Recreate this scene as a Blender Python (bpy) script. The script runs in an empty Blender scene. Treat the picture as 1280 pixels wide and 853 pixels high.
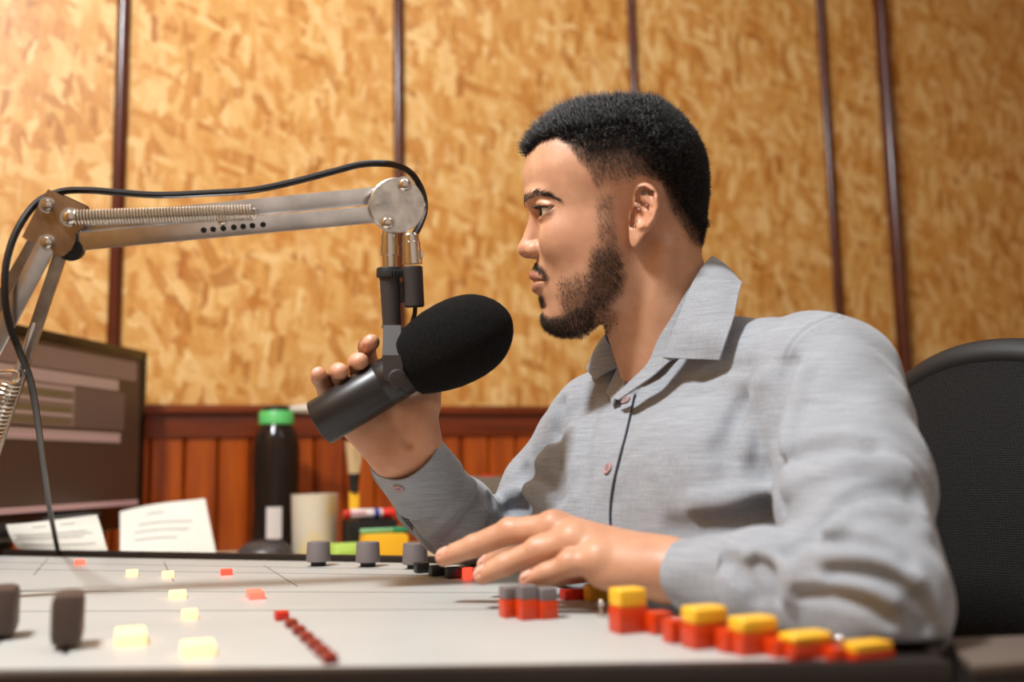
import bpy, bmesh, math, random
import numpy as np
from mathutils import Vector, Matrix
random.seed(7)
RNG = np.random.default_rng(11)
SC = bpy.context.scene
COL = SC.collection
PI = math.pi

# ------------------------------------------------------------------ camera
F = 1244.0                       # 35 mm lens on a 36 mm sensor, 1280 px wide
CX, CY = 640.0, 426.5
CAM = np.array([0.0, 0.0, 0.90])
PITCH, ROLL = math.radians(7.28), math.radians(1.1)
_fw = np.array([0, math.cos(PITCH), math.sin(PITCH)])
_r0 = np.array([1.0, 0, 0]); _u0 = np.array([0, -math.sin(PITCH), math.cos(PITCH)])
CR = math.cos(ROLL)*_r0 - math.sin(ROLL)*_u0
CU = math.cos(ROLL)*_u0 + math.sin(ROLL)*_r0
CF = _fw
def ray(px, py): return CR*((px-CX)/F) - CU*((py-CY)/F) + CF
def at(px, py, d): return CAM + ray(px, py)*d
def at_z(px, py, z):
    r = ray(px, py); return CAM + r*((z-CAM[2])/r[2])
def at_plane(px, py, p, n):
    r = ray(px, py); return CAM + r*(np.dot(np.array(p)-CAM, n)/np.dot(r, n))

cam_data = bpy.data.cameras.new('camera'); cam = bpy.data.objects.new('camera', cam_data); COL.objects.link(cam)
cam_data.lens = 35.0; cam_data.sensor_width = 36.0; cam_data.clip_start = 0.02
M = Matrix.Identity(4)
for i in range(3):
    M[i][0] = CR[i]; M[i][1] = CU[i]; M[i][2] = -CF[i]; M[i][3] = CAM[i]
cam.matrix_world = M
cam_data.dof.use_dof = True; cam_data.dof.focus_distance = 1.03; cam_data.dof.aperture_fstop = 2.7
SC.camera = cam
SC.view_settings.view_transform = 'Standard'; SC.view_settings.look = 'None'
SC.view_settings.gamma = 1.0; SC.view_settings.use_curve_mapping = False
SC.view_settings.exposure = -0.2

# ------------------------------------------------------------------ materials
def lin(c):
    o = []
    for x in c[:3]:
        x = x/255.0
        o.append(x/12.92 if x <= 0.04045 else ((x+0.055)/1.055)**2.4)
    return tuple(o) + (1.0,)
class NT:
    def __init__(s, m): s.t = m.node_tree; s.n = s.t.nodes; s.l = s.t.links
    def new(s, typ, **kw):
        n = s.n.new(typ)
        for k, v in kw.items(): setattr(n, k, v)
        return n
    def link(s, a, b): s.l.new(a, b)
    def math(s, op, a, b=None, clamp=False):
        n = s.n.new('ShaderNodeMath'); n.operation = op; n.use_clamp = clamp
        for i, x in enumerate((a, b)):
            if x is None: continue
            if isinstance(x, (int, float)): n.inputs[i].default_value = x
            else: s.l.new(x, n.inputs[i])
        return n.outputs[0]
    def mix(s, fac, a, b, blend='MIX'):
        n = s.n.new('ShaderNodeMix'); n.data_type = 'RGBA'; n.blend_type = blend
        for i, x in ((0, fac), (6, a), (7, b)):
            if isinstance(x, (int, float)): n.inputs[i].default_value = x
            elif isinstance(x, tuple): n.inputs[i].default_value = x
            else: s.l.new(x, n.inputs[i])
        return n.outputs[2]
    def ramp(s, fac, stops):
        n = s.n.new('ShaderNodeValToRGB'); e = n.color_ramp.elements
        while len(e) > 1: e.remove(e[-1])
        e[0].position = stops[0][0]; e[0].color = stops[0][1]
        for p, c in stops[1:]:
            k = e.new(p); k.color = c
        s.l.new(fac, n.inputs[0]); return n.outputs[0]
    def coords(s, rot=(0, 0, 0), scale=(1, 1, 1), loc=(0, 0, 0), kind='Object'):
        tc = s.n.new('ShaderNodeTexCoord'); mp = s.n.new('ShaderNodeMapping')
        mp.inputs['Rotation'].default_value = rot; mp.inputs['Scale'].default_value = scale; mp.inputs['Location'].default_value = loc
        s.l.new(tc.outputs[kind], mp.inputs[0]); return mp.outputs[0]
    def noise(s, vec, scale, detail=3, rough=0.55):
        n = s.n.new('ShaderNodeTexNoise'); n.inputs['Scale'].default_value = scale
        n.inputs['Detail'].default_value = detail; n.inputs['Roughness'].default_value = rough
        if vec is not None: s.l.new(vec, n.inputs['Vector'])
        return n.outputs['Fac']
    def bump(s, h, strength, dist, to):
        n = s.n.new('ShaderNodeBump'); n.inputs['Strength'].default_value = strength; n.inputs['Distance'].default_value = dist
        s.l.new(h, n.inputs['Height']); s.l.new(n.outputs[0], to.inputs['Normal']); return n
def mat(name, col, rough=0.5, metal=0.0, noise=None, bump=None, **kw):
    """principled material; noise=(scale, amount) varies the colour a little, bump=(scale, strength)"""
    m = bpy.data.materials.new(name); m.use_nodes = True
    b = m.node_tree.nodes['Principled BSDF']
    b.inputs['Base Color'].default_value = lin(col); b.inputs['Roughness'].default_value = rough; b.inputs['Metallic'].default_value = metal
    for k, v in kw.items(): b.inputs[k.replace('_', ' ')].default_value = v
    nt = NT(m)
    if noise:
        v = nt.coords(); n = nt.noise(v, noise[0], 4)
        a = noise[1]; lo = tuple(x*(1-a) for x in lin(col)[:3]) + (1,); hi = tuple(min(1, x*(1+a)) for x in lin(col)[:3]) + (1,)
        nt.link(nt.ramp(n, [(0.3, lo), (0.7, hi)]), b.inputs['Base Color'])
    if bump:
        v = nt.coords(); nt.bump(nt.noise(v, bump[0], 3), bump[1], 0.001, b)
    return m
def emit(name, col, strength):
    m = bpy.data.materials.new(name); m.use_nodes = True
    b = m.node_tree.nodes['Principled BSDF']
    b.inputs['Base Color'].default_value = lin(col); b.inputs['Roughness'].default_value = 0.4
    b.inputs['Emission Color'].default_value = lin(col); b.inputs['Emission Strength'].default_value = strength
    return m

# ------------------------------------------------------------------ mesh building
def V(*a): return np.array(a, float)
def nrm(v): v = np.asarray(v, float); return v/np.linalg.norm(v)
def frame(z, hint=(0, 0, 1)):
    z = nrm(z); h = np.asarray(hint, float)
    if abs(np.dot(z, nrm(h))) > 0.98: h = np.array([1.0, 0, 0])
    x = nrm(np.cross(h, z)); y = np.cross(z, x); return x, y, z
class MB:
    def __init__(s): s.v = []; s.f = []; s.m = []
    def add(s, vs, fs, mi=0):
        o = len(s.v); s.v += [tuple(map(float, p)) for p in vs]
        s.f += [tuple(i+o for i in f) for f in fs]; s.m += [mi]*len(fs); return s
    def box(s, c, size, ax=None, bevel=0.0, seg=2, mi=0):
        """box centred on c; ax = three axes (rows) or None"""
        bm = bmesh.new(); bmesh.ops.create_cube(bm, size=1.0)
        for v in bm.verts: v.co = Vector((v.co.x*size[0], v.co.y*size[1], v.co.z*size[2]))
        if bevel > 0: bmesh.ops.bevel(bm, geom=list(bm.edges), offset=bevel, segments=seg, profile=0.6, affect='EDGES')
        A = np.eye(3) if ax is None else np.array(ax)
        bm.verts.index_update()
        vs = [np.asarray(c) + np.array(v.co)@A for v in bm.verts]
        fs = [[v.index for v in f.verts] for f in bm.faces]; bm.free()
        return s.add(vs, fs, mi)
    def lathe(s, prof, o, axis, n=32, mi=0, hint=(0, 0, 1), cap=True):
        """prof = [(t, r)] along axis from o"""
        x, y, z = frame(axis, hint); vs = []; fs = []
        for t, r in prof:
            for k in range(n):
                a = 2*PI*k/n; vs.append(np.asarray(o)+z*t+(x*math.cos(a)+y*math.sin(a))*max(r, 1e-5))
        for i in range(len(prof)-1):
            for k in range(n):
                k2 = (k+1) % n; fs.append((i*n+k, i*n+k2, (i+1)*n+k2, (i+1)*n+k))
        if cap:
            fs.append(tuple(range(n-1, -1, -1))); L = (len(prof)-1)*n; fs.append(tuple(range(L, L+n)))
        return s.add(vs, fs, mi)
    def rod(s, p0, p1, r, n=16, bev=0.0, mi=0, r1=None):
        p0 = np.asarray(p0, float); p1 = np.asarray(p1, float); L = np.linalg.norm(p1-p0); r1 = r if r1 is None else r1
        if bev > 0: pr = [(0, r-bev), (bev*0.3, r-bev*0.3), (bev, r), (L-bev, r1), (L-bev*0.3, r1-bev*0.3), (L, r1-bev)]
        else: pr = [(0, r), (L, r1)]
        return s.lathe(pr, p0, p1-p0, n, mi)
    def tube(s, pts, r, n=10, mi=0, cap=True):
        P = [np.asarray(p, float) for p in pts]; N = len(P); vs = []; fs = []
        R = r if hasattr(r, '__len__') else [r]*N
        t0 = nrm(P[1]-P[0]); x, y, _ = frame(t0)
        for i in range(N):
            t = nrm(P[min(i+1, N-1)]-P[max(i-1, 0)])
            x = nrm(x - t*np.dot(x, t)); y = np.cross(t, x)
            for k in range(n):
                a = 2*PI*k/n; vs.append(P[i]+(x*math.cos(a)+y*math.sin(a))*R[i])
        for i in range(N-1):
            for k in range(n):
                k2 = (k+1) % n; fs.append((i*n+k, i*n+k2, (i+1)*n+k2, (i+1)*n+k))
        if cap:
            fs.append(tuple(range(n-1, -1, -1))); L = (N-1)*n; fs.append(tuple(range(L, L+n)))
        return s.add(vs, fs, mi)
    def prism(s, poly, d, mi=0, top=True):
        """planar polygon (3-D points, CCW seen from the +d side) extruded along the vector d"""
        n = len(poly); P = [np.asarray(p, float) for p in poly]; d = np.asarray(d, float)
        vs = P + [p+d for p in P]
        fs = [tuple(range(n-1, -1, -1)), tuple(range(n, 2*n))] + [(i, (i+1) % n, n+(i+1) % n, n+i) for i in range(n)]
        return s.add(vs, fs, mi)
    def sheet(s, grid, t, mi=0):
        """thick sheet over a grid of points [i][j]; t = thickness vector or number (along the local normal)"""
        G = np.array(grid, float); a, b, _ = G.shape
        du = np.gradient(G, axis=0); dv = np.gradient(G, axis=1); n = np.cross(du, dv); n /= np.linalg.norm(n, axis=2, keepdims=True)+1e-12
        B = G - n*t
        vs = list(G.reshape(-1, 3)) + list(B.reshape(-1, 3)); o = a*b; fs = []
        for i in range(a-1):
            for j in range(b-1):
                q = (i*b+j, (i+1)*b+j, (i+1)*b+j+1, i*b+j+1); fs.append(q); fs.append(tuple(o+k for k in reversed(q)))
        rim = [(i*b, (i+1)*b) for i in range(a-1)] + [((a-1)*b+j, (a-1)*b+j+1) for j in range(b-1)] + \
              [((i+1)*b+b-1, i*b+b-1) for i in range(a-1)] + [(j+1, j) for j in range(b-1)]
        for p, q in rim: fs.append((q, p, o+p, o+q))
        return s.add(vs, fs, mi)
    def ball(s, c, r, n=16, mi=0, ax=None):
        A = np.eye(3) if ax is None else np.array(ax); r = np.array(r)*np.ones(3); vs = []; fs = []; m = n//2
        for i in range(m+1):
            th = PI*i/m
            for k in range(n):
                ph = 2*PI*k/n; vs.append(np.asarray(c)+(r*np.array([math.sin(th)*math.cos(ph), math.sin(th)*math.sin(ph), math.cos(th)]))@A)
        for i in range(m):
            for k in range(n): fs.append((i*n+k, (i+1)*n+k, (i+1)*n+(k+1) % n, i*n+(k+1) % n))
        return s.add(vs, fs, mi)
    def build(s, name, mats, parent=None, smooth=35.0, weld=True):
        me = bpy.data.meshes.new(name)
        base = np.array(parent['_o']) if parent is not None else np.zeros(3)
        me.from_pydata([tuple(np.array(p)-base) for p in s.v], [], s.f)
        if weld:
            bm = bmesh.new(); bm.from_mesh(me); bmesh.ops.remove_doubles(bm, verts=bm.verts, dist=1e-6)
            bmesh.ops.recalc_face_normals(bm, faces=bm.faces) if len(bm.faces) < 60000 else None
            bm.to_mesh(me); bm.free()
        mats = mats if isinstance(mats, (list, tuple)) else [mats]
        for m in mats: me.materials.append(m)
        if len(mats) > 1 and len(me.polygons) == len(s.m): me.polygons.foreach_set('material_index', s.m)
        if smooth:
            me.polygons.foreach_set('use_smooth', [True]*len(me.polygons)); me.set_sharp_from_angle(angle=math.radians(smooth))
        me.update()
        o = bpy.data.objects.new(name, me); COL.objects.link(o)
        if parent is not None:
            o.parent = parent['o']
            o['_o'] = base.tolist()
        return o
class Part(dict): pass
def thing(name, loc, label, cat, group=None):
    """an Empty at the thing's base; returns a handle that MB.build takes as parent"""
    e = bpy.data.objects.new(name, None); COL.objects.link(e); e.empty_display_size = 0.05
    e.location = tuple(map(float, loc)); e['label'] = label; e['category'] = cat
    if group: e['group'] = group
    return {'o': e, '_o': np.array(loc, float)}
def sub(o):
    """handle of a part, so that sub-parts can be parented to it (parts sit at the root's own origin)"""
    return {'o': o, '_o': np.array(o['_o'])}
def tag(o, label, cat, group=None):
    o['label'] = label; o['category'] = cat
    if group: o['group'] = group
    return o
def structure(o): o['kind'] = 'structure'; return o
def catmull(pts, n=8):
    P = [np.asarray(p, float) for p in pts]; P = [2*P[0]-P[1]] + P + [2*P[-1]-P[-2]]; out = []
    for i in range(1, len(P)-2):
        for k in range(n):
            t = k/n; a, b, c, d = P[i-1], P[i], P[i+1], P[i+2]
            out.append(0.5*((2*b)+(c-a)*t+(2*a-5*b+4*c-d)*t*t+(3*b-a-3*c+d)*t**3))
    out.append(P[-2]); return out
# ------------------------------------------------------------------ the room
YAW = math.radians(21.2)
WU = V(math.cos(YAW), math.sin(YAW), 0)          # along the back wall, to the right
WN = V(math.sin(YAW), -math.cos(YAW), 0)         # out of the back wall, to the room
WC = V(0, 2.3, 0)
UP = V(0, 0, 1)
def wall(px, py, off=0.0): return at_plane(px, py, WC+WN*off, WN)
def wl(u, out, z): return WC + WU*u + WN*out + UP*z

def osb_material():
    m = bpy.data.materials.new('strand_board'); m.use_nodes = True; nt = NT(m); b = nt.n['Principled BSDF']
    tc = nt.new('ShaderNodeTexCoord')
    warp = nt.new('ShaderNodeTexNoise'); warp.inputs['Scale'].default_value = 9; warp.inputs['Detail'].default_value = 3
    nt.link(tc.outputs['Object'], warp.inputs['Vector'])
    base = nt.ramp(nt.noise(tc.outputs['Object'], 5, 6, 0.65), [(0.30, lin((190, 130, 58))), (0.52, lin((208, 157, 85))), (0.72, lin((217, 174, 105)))])
    col = base; hgt = None
    rnd = random.Random(3)
    for k, (ang, sx, sy, thr, op) in enumerate([(4, 8, 26, .40, .5), (93, 9, 30, .42, .5), (38, 8, 20, .34, .55), (-52, 10, 34, .36, .5), (72, 13, 46, .40, .6), (-18, 14, 50, .38, .6), (118, 12, 40, .36, .55), (86, 18, 60, .36, .6)]):
        add = nt.new('ShaderNodeMixRGB'); add.blend_type = 'ADD'; add.inputs[0].default_value = 0.012
        nt.link(tc.outputs['Object'], add.inputs[1]); nt.link(warp.outputs['Color'], add.inputs[2])
        mp0 = nt.new('ShaderNodeMapping'); mp0.inputs['Rotation'].default_value = (0, math.radians(ang), 0)
        mp0.inputs['Location'].default_value = (rnd.random()*3, 0, rnd.random()*3)
        nt.link(add.outputs[0], mp0.inputs[0])
        mp = nt.new('ShaderNodeMapping'); mp.inputs['Scale'].default_value = (sx, 1, sy); nt.link(mp0.outputs[0], mp.inputs[0])
        vo = nt.new('ShaderNodeTexVoronoi'); vo.voronoi_dimensions = '3D'; vo.inputs['Scale'].default_value = 1.0; vo.inputs['Randomness'].default_value = 1.0; vo.distance = 'CHEBYCHEV'
        nt.link(mp.outputs[0], vo.inputs['Vector'])
        sp = nt.new('ShaderNodeSeparateColor'); nt.link(vo.outputs['Color'], sp.inputs[0])
        # streaks along the strand
        st = nt.new('ShaderNodeMapping'); st.inputs['Scale'].default_value = (6, 1, 130); nt.link(mp0.outputs[0], st.inputs[0])
        streak = nt.noise(st.outputs[0], 1.0, 3)
        tone = nt.math('ADD', nt.math('MULTIPLY', sp.outputs[1], 0.75), nt.math('MULTIPLY', streak, 0.35))
        c = nt.ramp(tone, [(0.12, lin((158, 92, 30))), (0.32, lin((194, 132, 58))), (0.6, lin((211, 160, 88))), (0.90, lin((230, 192, 130)))])
        mask = nt.ramp(sp.outputs[0], [(1-thr-0.02, (0, 0, 0, 1)), (1-thr+0.02, (min(.9, op*1.45),)*3+(1,))])
        edge = nt.ramp(vo.outputs['Distance'], [(0.50, (1, 1, 1, 1)), (0.62, (0, 0, 0, 1))])
        fac = nt.math('MULTIPLY', mask, edge)
        col = nt.mix(fac, col, c)
        hgt = fac if hgt is None else nt.math('ADD', nt.math('MULTIPLY', hgt, 0.6), nt.math('MULTIPLY', fac, tone))
    st1 = nt.noise(tc.outputs['Object'], 13, 5, .62)
    col = nt.mix(nt.ramp(st1, [(.52, (0, 0, 0, 1)), (.70, (.62, .62, .62, 1))]), col, lin((190, 120, 44)))
    mp = nt.new('ShaderNodeMapping'); mp.inputs['Scale'].default_value = (44, 1, 30); mp.inputs['Rotation'].default_value = (0, .5, 0); nt.link(tc.outputs['Object'], mp.inputs[0])
    fl = nt.noise(mp.outputs[0], 1.0, 4, 0.7)
    col = nt.mix(nt.ramp(fl, [(0.62, (0, 0, 0, 1)), (0.78, (.7, .7, .7, 1))]), col, lin((150, 82, 26)))
    mp = nt.new('ShaderNodeMapping'); mp.inputs['Scale'].default_value = (60, 1, 17); mp.inputs['Rotation'].default_value = (0, -.25, 0); nt.link(tc.outputs['Object'], mp.inputs[0])
    col = nt.mix(nt.ramp(nt.noise(mp.outputs[0], 1.0, 3, .6), [(0.60, (0, 0, 0, 1)), (0.74, (.5, .5, .5, 1))]), col, lin((234, 204, 150)))
    nt.link(col, b.inputs['Base Color']); b.inputs['Roughness'].default_value = 0.42
    b.inputs['Specular IOR Level'].default_value = 0.35
    nt.bump(hgt, 0.12, 0.0010, b)
    return m
OSB = osb_material()
def lacquer(name, c0, c1, rough=0.3, vert=True):
    m = bpy.data.materials.new(name); m.use_nodes = True; nt = NT(m); b = nt.n['Principled BSDF']
    v = nt.coords(scale=(26, 26, 2.2) if vert else (2.2, 26, 40))
    n = nt.noise(v, 1.6, 5, 0.6)
    nt.link(nt.ramp(n, [(0.3, lin(c0)), (0.7, lin(c1))]), b.inputs['Base Color']); b.inputs['Roughness'].default_value = rough
    return m
LAC = lacquer('lacquered_plank', (124, 46, 5), (180, 84, 14))
LACR = lacquer('lacquered_rail', (84, 28, 4), (126, 50, 8), vert=False)
BATT = mat('red_brown_gloss_paint', (76, 27, 9), 0.22, noise=(18, .25))
GROOVE = mat('groove_dark', (38, 14, 6), 0.6)

def place(o, rz):
    """set mesh built in world space into a frame turned by rz so that its object axes follow the wall"""
    R = Matrix.Rotation(rz, 4, 'Z'); o.data.transform(R.inverted()); o.matrix_world = R; return o
def slab(name, c, size, m, ax=None):
    return structure(MB().box(c, size, ax).build(name, m, smooth=None))
RAX = np.array([WU, -WN, UP])
H = 2.75
RAIL_Z = wall(440, 508)[2]
WL, WR, WB = -1.9, 3.1, 3.6                       # room extents along the wall and towards the camera
wb = place(slab('wall_back', wl((WL+WR)/2, -0.05, H/2), (WR-WL+0.2, 0.1, H), OSB, RAX), YAW)
wlft = slab('wall_left', wl(WL-0.05, WB/2, H/2), (0.1, WB, H), OSB, RAX); place(wlft, YAW+PI/2)
wrgt = slab('wall_right', wl(WR+0.05, WB/2, H/2), (0.1, WB, H), OSB, RAX); place(wrgt, YAW+PI/2)
PLAS = mat('cream_plaster', (232, 229, 222), 0.8, noise=(6, .05))
slab('wall_front', wl((WL+WR)/2, WB+0.05, H/2), (WR-WL+0.2, 0.1, H), PLAS, RAX)
slab('floor', wl((WL+WR)/2, WB/2, -0.05), (WR-WL+0.2, WB+0.2, 0.1), mat('floor_vinyl', (96, 78, 62), 0.4, noise=(9, .2)), RAX)
slab('ceiling', wl((WL+WR)/2, WB/2, H+0.05), (WR-WL+0.2, WB+0.2, 0.1), mat('ceiling_paint', (226, 220, 208), 0.85, noise=(5, .04)), RAX)

# upright glossy battens over the board joints
def wall_u(px, py): p = wall(px, py); return float(np.dot(p-WC, WU))
k = 0
for px, py, w, d in ((152.5, 100, .027, .016), (498, 100, .024, .015), (790, 60, .021, .014), (1033, 150, .026, .015), (1107, 150, .036, .030)):
    u = wall_u(px, py); k += 1
    mb = MB(); n = 10
    prof = [wl(u-w/2*math.cos(PI*i/n), d*math.sin(PI*i/n)**0.7, RAIL_Z-0.004) for i in range(n+1)]
    mb.prism(prof[::-1], UP*(H-RAIL_Z+0.004))
    structure(place(mb.build(f'trim_{k}', BATT), YAW))
# wainscot: tongue-and-groove planks under a two-step rail
mb = MB(); pw = 0.0655; u = WL
PH = RAIL_Z-0.062
while u < WR:
    mb.box(wl(u+pw/2, 0.008, PH/2+0.02), (pw-0.0035, 0.016, PH-0.04), RAX, bevel=0.004, seg=1)
    u += pw
structure(place(mb.build('trim_6', LAC), YAW))
slab('trim_7', wl((WL+WR)/2, 0.002, PH/2), (WR-WL, 0.004, PH), GROOVE, RAX)
mb = MB().box(wl((WL+WR)/2, 0.011, RAIL_Z-0.042), (WR-WL, 0.022, 0.05), RAX, bevel=0.003)
mb.box(wl((WL+WR)/2, 0.017, RAIL_Z-0.009), (WR-WL, 0.034, 0.018), RAX, bevel=0.006, seg=3)
structure(place(mb.build('trim_8', LACR), YAW))

# ------------------------------------------------------------------ lamps of the room
def area(name, loc, size, power, col=(1, .93, .83), target=None, sy=None):
    l = bpy.data.lights.new(name, 'AREA'); l.energy = power; l.color = col; l.size = size
    if sy: l.shape = 'RECTANGLE'; l.size_y = sy
    o = bpy.data.objects.new(name, l); COL.objects.link(o); o.location = loc
    t = Vector(target) if target is not None else Vector(loc)-Vector((0, 0, 1))
    o.rotation_euler = (t-Vector(loc)).to_track_quat('-Z', 'Y').to_euler()
    return o
area('ceiling_lamp', (-0.80, 0.25, 2.60), 0.26, 72, (.95, .98, 1), target=(-.1, .85, 0.9))
area('ceiling_lamp', (0.10, 1.55, 2.68), 1.3, 9, (.95, .97, 1), sy=0.3)
area('ceiling_lamp', (1.15, 0.30, 2.68), 1.2, 8, (.95, .97, 1), sy=0.35)
area('ceiling_lamp', (0.2, -0.9, 2.68), 1.2, 3.5, (.95, .98, 1), sy=0.35)
w = bpy.data.worlds.new('world'); SC.world = w; w.use_nodes = True
w.node_tree.nodes['Background'].inputs[0].default_value = (1, .95, .9, 1); w.node_tree.nodes['Background'].inputs[1].default_value = 0.03
# ------------------------------------------------------------------ shared materials
BLACK = mat('black_plastic', (22, 21, 21), 0.4)
SOFTBLACK = mat('black_rubber', (16, 15, 15), 0.6)
DARKRIM = mat('dark_brown_rim', (34, 27, 23), 0.45, noise=(30, .15))
WHITEP = mat('console_white_enamel', (176, 176, 171), 0.45, noise=(14, .03))
SEAM = mat('console_grey_line', (128, 128, 126), 0.5)
GREYK = mat('knob_grey', (112, 104, 104), 0.5, noise=(60, .06))
STEEL = mat('brushed_steel', (226, 226, 228), 0.24, 1.0, noise=(35, .18))
CHROME = mat('nickel', (216, 210, 202), 0.16, 1.0)
DARKSTEEL = mat('tarnished_steel', (158, 148, 138), 0.36, 1.0, noise=(50, .25))
PAPER = mat('paper', (226, 222, 210), 0.75, noise=(20, .03))
INK = mat('grey_print', (128, 126, 122), 0.8)
WOODT = mat('pale_desk_laminate', (205, 184, 152), 0.5, noise=(12, .08))
RED = mat('red_plastic', (196, 34, 16), 0.35)
YEL = mat('yellow_plastic', (240, 184, 40), 0.4)
ORANGE = mat('orange_red_translucent', (214, 62, 14), 0.3, Transmission_Weight=0.15)

# ------------------------------------------------------------------ desk
ZC = 0.785                     # console deck height
ZD = 0.745                    # desk top height
def wxy(p): return V(p[0], p[1], 0)
desk = thing('desk', (-0.2, 1.5, 0), 'pale laminate studio desk running along the plank wainscot behind the white console', 'desk')
dk = [V(-1.02, 1.66, 0), V(-.02, 1.235, 0), V(.10, 1.34, 0), wl(.20, .022, 0), wl(-1.66, .022, 0)]
mb = MB().prism([p+UP*(ZD-0.028) for p in dk], UP*0.0272); mb.build('desk_top', WOODT, desk, smooth=None)
for p, q in ((dk[0], dk[4]), (dk[2], dk[3])):
    d = q-p; L = np.linalg.norm(d); m_ = (p+q)/2+(V(-.1, 1.7, 0)-(p+q)/2)*.03
    MB().box(m_+UP*((ZD-0.028)/2+.0005), (L*.9, 0.03, ZD-0.0295), np.array([nrm(d), np.cross(UP, nrm(d)), UP])).build('side_panel', WOODT, desk, smooth=None)

# ------------------------------------------------------------------ mixing console
def con(px, py, up=0.0): return at_z(px, py, ZC+up)
A = con(-120, 691.6); B = con(533, 704); C = con(682, 709.5); D = con(1172, 815); E = con(1178, 829); G = con(-120, 848.5)
console = thing('mixing_console', (-0.25, 0.8, 0), 'white broadcast mixing console with grey knobs, lit buttons and yellow caps under his hand', 'mixing console')
ring = [G, E, D, C, B, A]                       # anticlockwise seen from above
cen = sum(ring)/6
body = [p + (cen-p)*0.02 for p in ring]
mb = MB().prism([V(p[0], p[1], ZC-0.085) for p in body], UP*0.078); mb.build('console_body', mat('console_front_wood', (178, 150, 118), 0.5, noise=(14, .1)), console, smooth=None)
for p in (G, E, C, A):
    q = V(p[0], p[1], 0); q = q+(V(cen[0], cen[1], 0)-q)*0.12
    MB().box(q+UP*((ZC-0.085)/2+.0005), (0.05, 0.05, ZC-0.086), None, bevel=0.003).build('console_leg', BLACK, console)
mb = MB().prism([V(p[0], p[1], ZC-0.012) for p in ring], UP*0.0115); mb.build('deck_tray', DARKRIM, console, smooth=None)
# raised rim along the far side, flat rims on the near and right sides
mb = MB()
def bar2(p, q, w, h, z0=ZC-0.012):
    p = V(p[0], p[1], 0); q = V(q[0], q[1], 0); d = nrm(q-p); n = V(-d[1], d[0], 0)
    mb.box((p+q)/2+UP*(z0+h/2), (np.linalg.norm(q-p)+w*0.5, w, h), np.array([d, n, UP]), bevel=0.0015)
bar2(A, B, 0.007, 0.0205); bar2(B, C, 0.007, 0.0205); bar2(C, D, 0.010, 0.014); bar2(G, E, 0.012, 0.014)
mb.build('rim', DARKRIM, console)
# the white deck and its module seams
CD = nrm(D-C)                                    # towards the operator's near corner
inn = [con(-120, 841), con(1040, 833), con(1086, 815), con(672, 712), con(533, 706.3), con(-120, 694.6)]
mb = MB().prism([V(p[0], p[1], ZC-0.0008) for p in inn], UP*0.0025, mi=0)
def strip(p, q, w, mi=1, z=ZC+0.0018, h=0.0004):
    p = V(p[0], p[1], 0); q = V(q[0], q[1], 0); d = nrm(q-p); n = V(-d[1], d[0], 0)
    mb.box((p+q)/2+UP*z, (np.linalg.norm(q-p), w, h), np.array([d, n, UP]), mi=mi)
for y0, y1, x1 in ((703, 715, 560), (712, 722, 560), (741, 744, 700), (768, 764, 790)):
    strip(con(-100, y0), con(x1, y1), 0.0022)
for x, y in ((60, 700), (205, 705), (330, 709)):
    p = con(x, y); strip(p, p-V(-CD[0], -CD[1], 0)*0.25, 0.0018)
deck = mb.build('deck_panel', [WHITEP, SEAM], console, smooth=None)

def knob(px, py, r, h, matl, stem=0.006, nm='knob'):
    r, h, stem = r*1.15, h*1.12, stem*1.15
    o = con(px, py); z = V(0, 0, 1)
    b = MB().lathe([(0.0015, r*0.62), (stem, r*0.62)], o, z, 24)
    k = b.build(nm, SOFTBLACK, console)
    m = MB().lathe([(stem, r*0.92), (stem+0.001, r), (stem+h-0.0015, r*0.93), (stem+h-0.0004, r*0.90), (stem+h, r*0.82)], o, z, 28)
    m.box(o+UP*(stem+h+0.0002)+V(0, -r*.45, 0), (0.0012, r*0.7, 0.0005))
    m.build('cap', matl, sub(k))
    return k
for px, py, r in ((398, 709.5, .0128), (460, 710.5, .0128), (519, 713, .0130)):
    knob(px, py, r, 0.0215, GREYK)
# small black push buttons by his fingertips, one of them lit red
LEDR = emit('red_led', (255, 56, 40), 3.0); LEDW = emit('warm_lit_button', (255, 196, 128), 2.2); LEDP = emit('pale_red_lamp', (255, 92, 74), 2.0)
def button(px, py, w, l, h, matl, base=None, turn=0.0):
    w, l, h = w*1.15, l*1.15, h*1.15
    o = con(px, py); c, s_ = math.cos(turn), math.sin(turn); X = CD; Y = V(-CD[1], CD[0], 0)
    ax = np.array([Y*c+X*s_, X*c-Y*s_, UP])
    if base is not None:
        b = MB().box(o+UP*(0.0015+h*0.3), (w*1.04, l*1.04, h*0.6), ax, bevel=w*0.08).build('button', base, console)
        MB().box(o+UP*(0.0015+h*0.8), (w, l, h*0.42), ax, bevel=w*0.13, seg=3).build('button_cap', matl, sub(b))
    else:
        MB().box(o+UP*(0.0015+h/2), (w, l, h), ax, bevel=min(w, l, h)*0.16, seg=2).build('button', matl, console)
for px, py in ((527, 718), (546, 722), (566, 725), (601, 727)):
    button(px, py, .013, .013, .010, BLACK)
button(586, 726, .010, .010, .010, LEDR)
for px, py, w, m in ((100, 708, .011, LEDP), (165, 722, .011, LEDW), (210, 724, .011, LEDW), (283, 721, .011, LEDR), (222, 750, .013, LEDW), (237, 776, .010, LEDW)):
    button(px, py, w, w, .006, m)
button(163, 806, .017, .034, .007, LEDW); button(247, 822, .017, .017, .007, LEDW)
button(319, 750, .012, .026, .006, LEDP); button(352, 778, .009, .012, .006, RED)
DRED = mat('dark_red_plastic', (130, 30, 18), .4)
for t in range(6): button(364+t*9.5, 787+t*9.0, .007, .014, .005, DRED)
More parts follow.
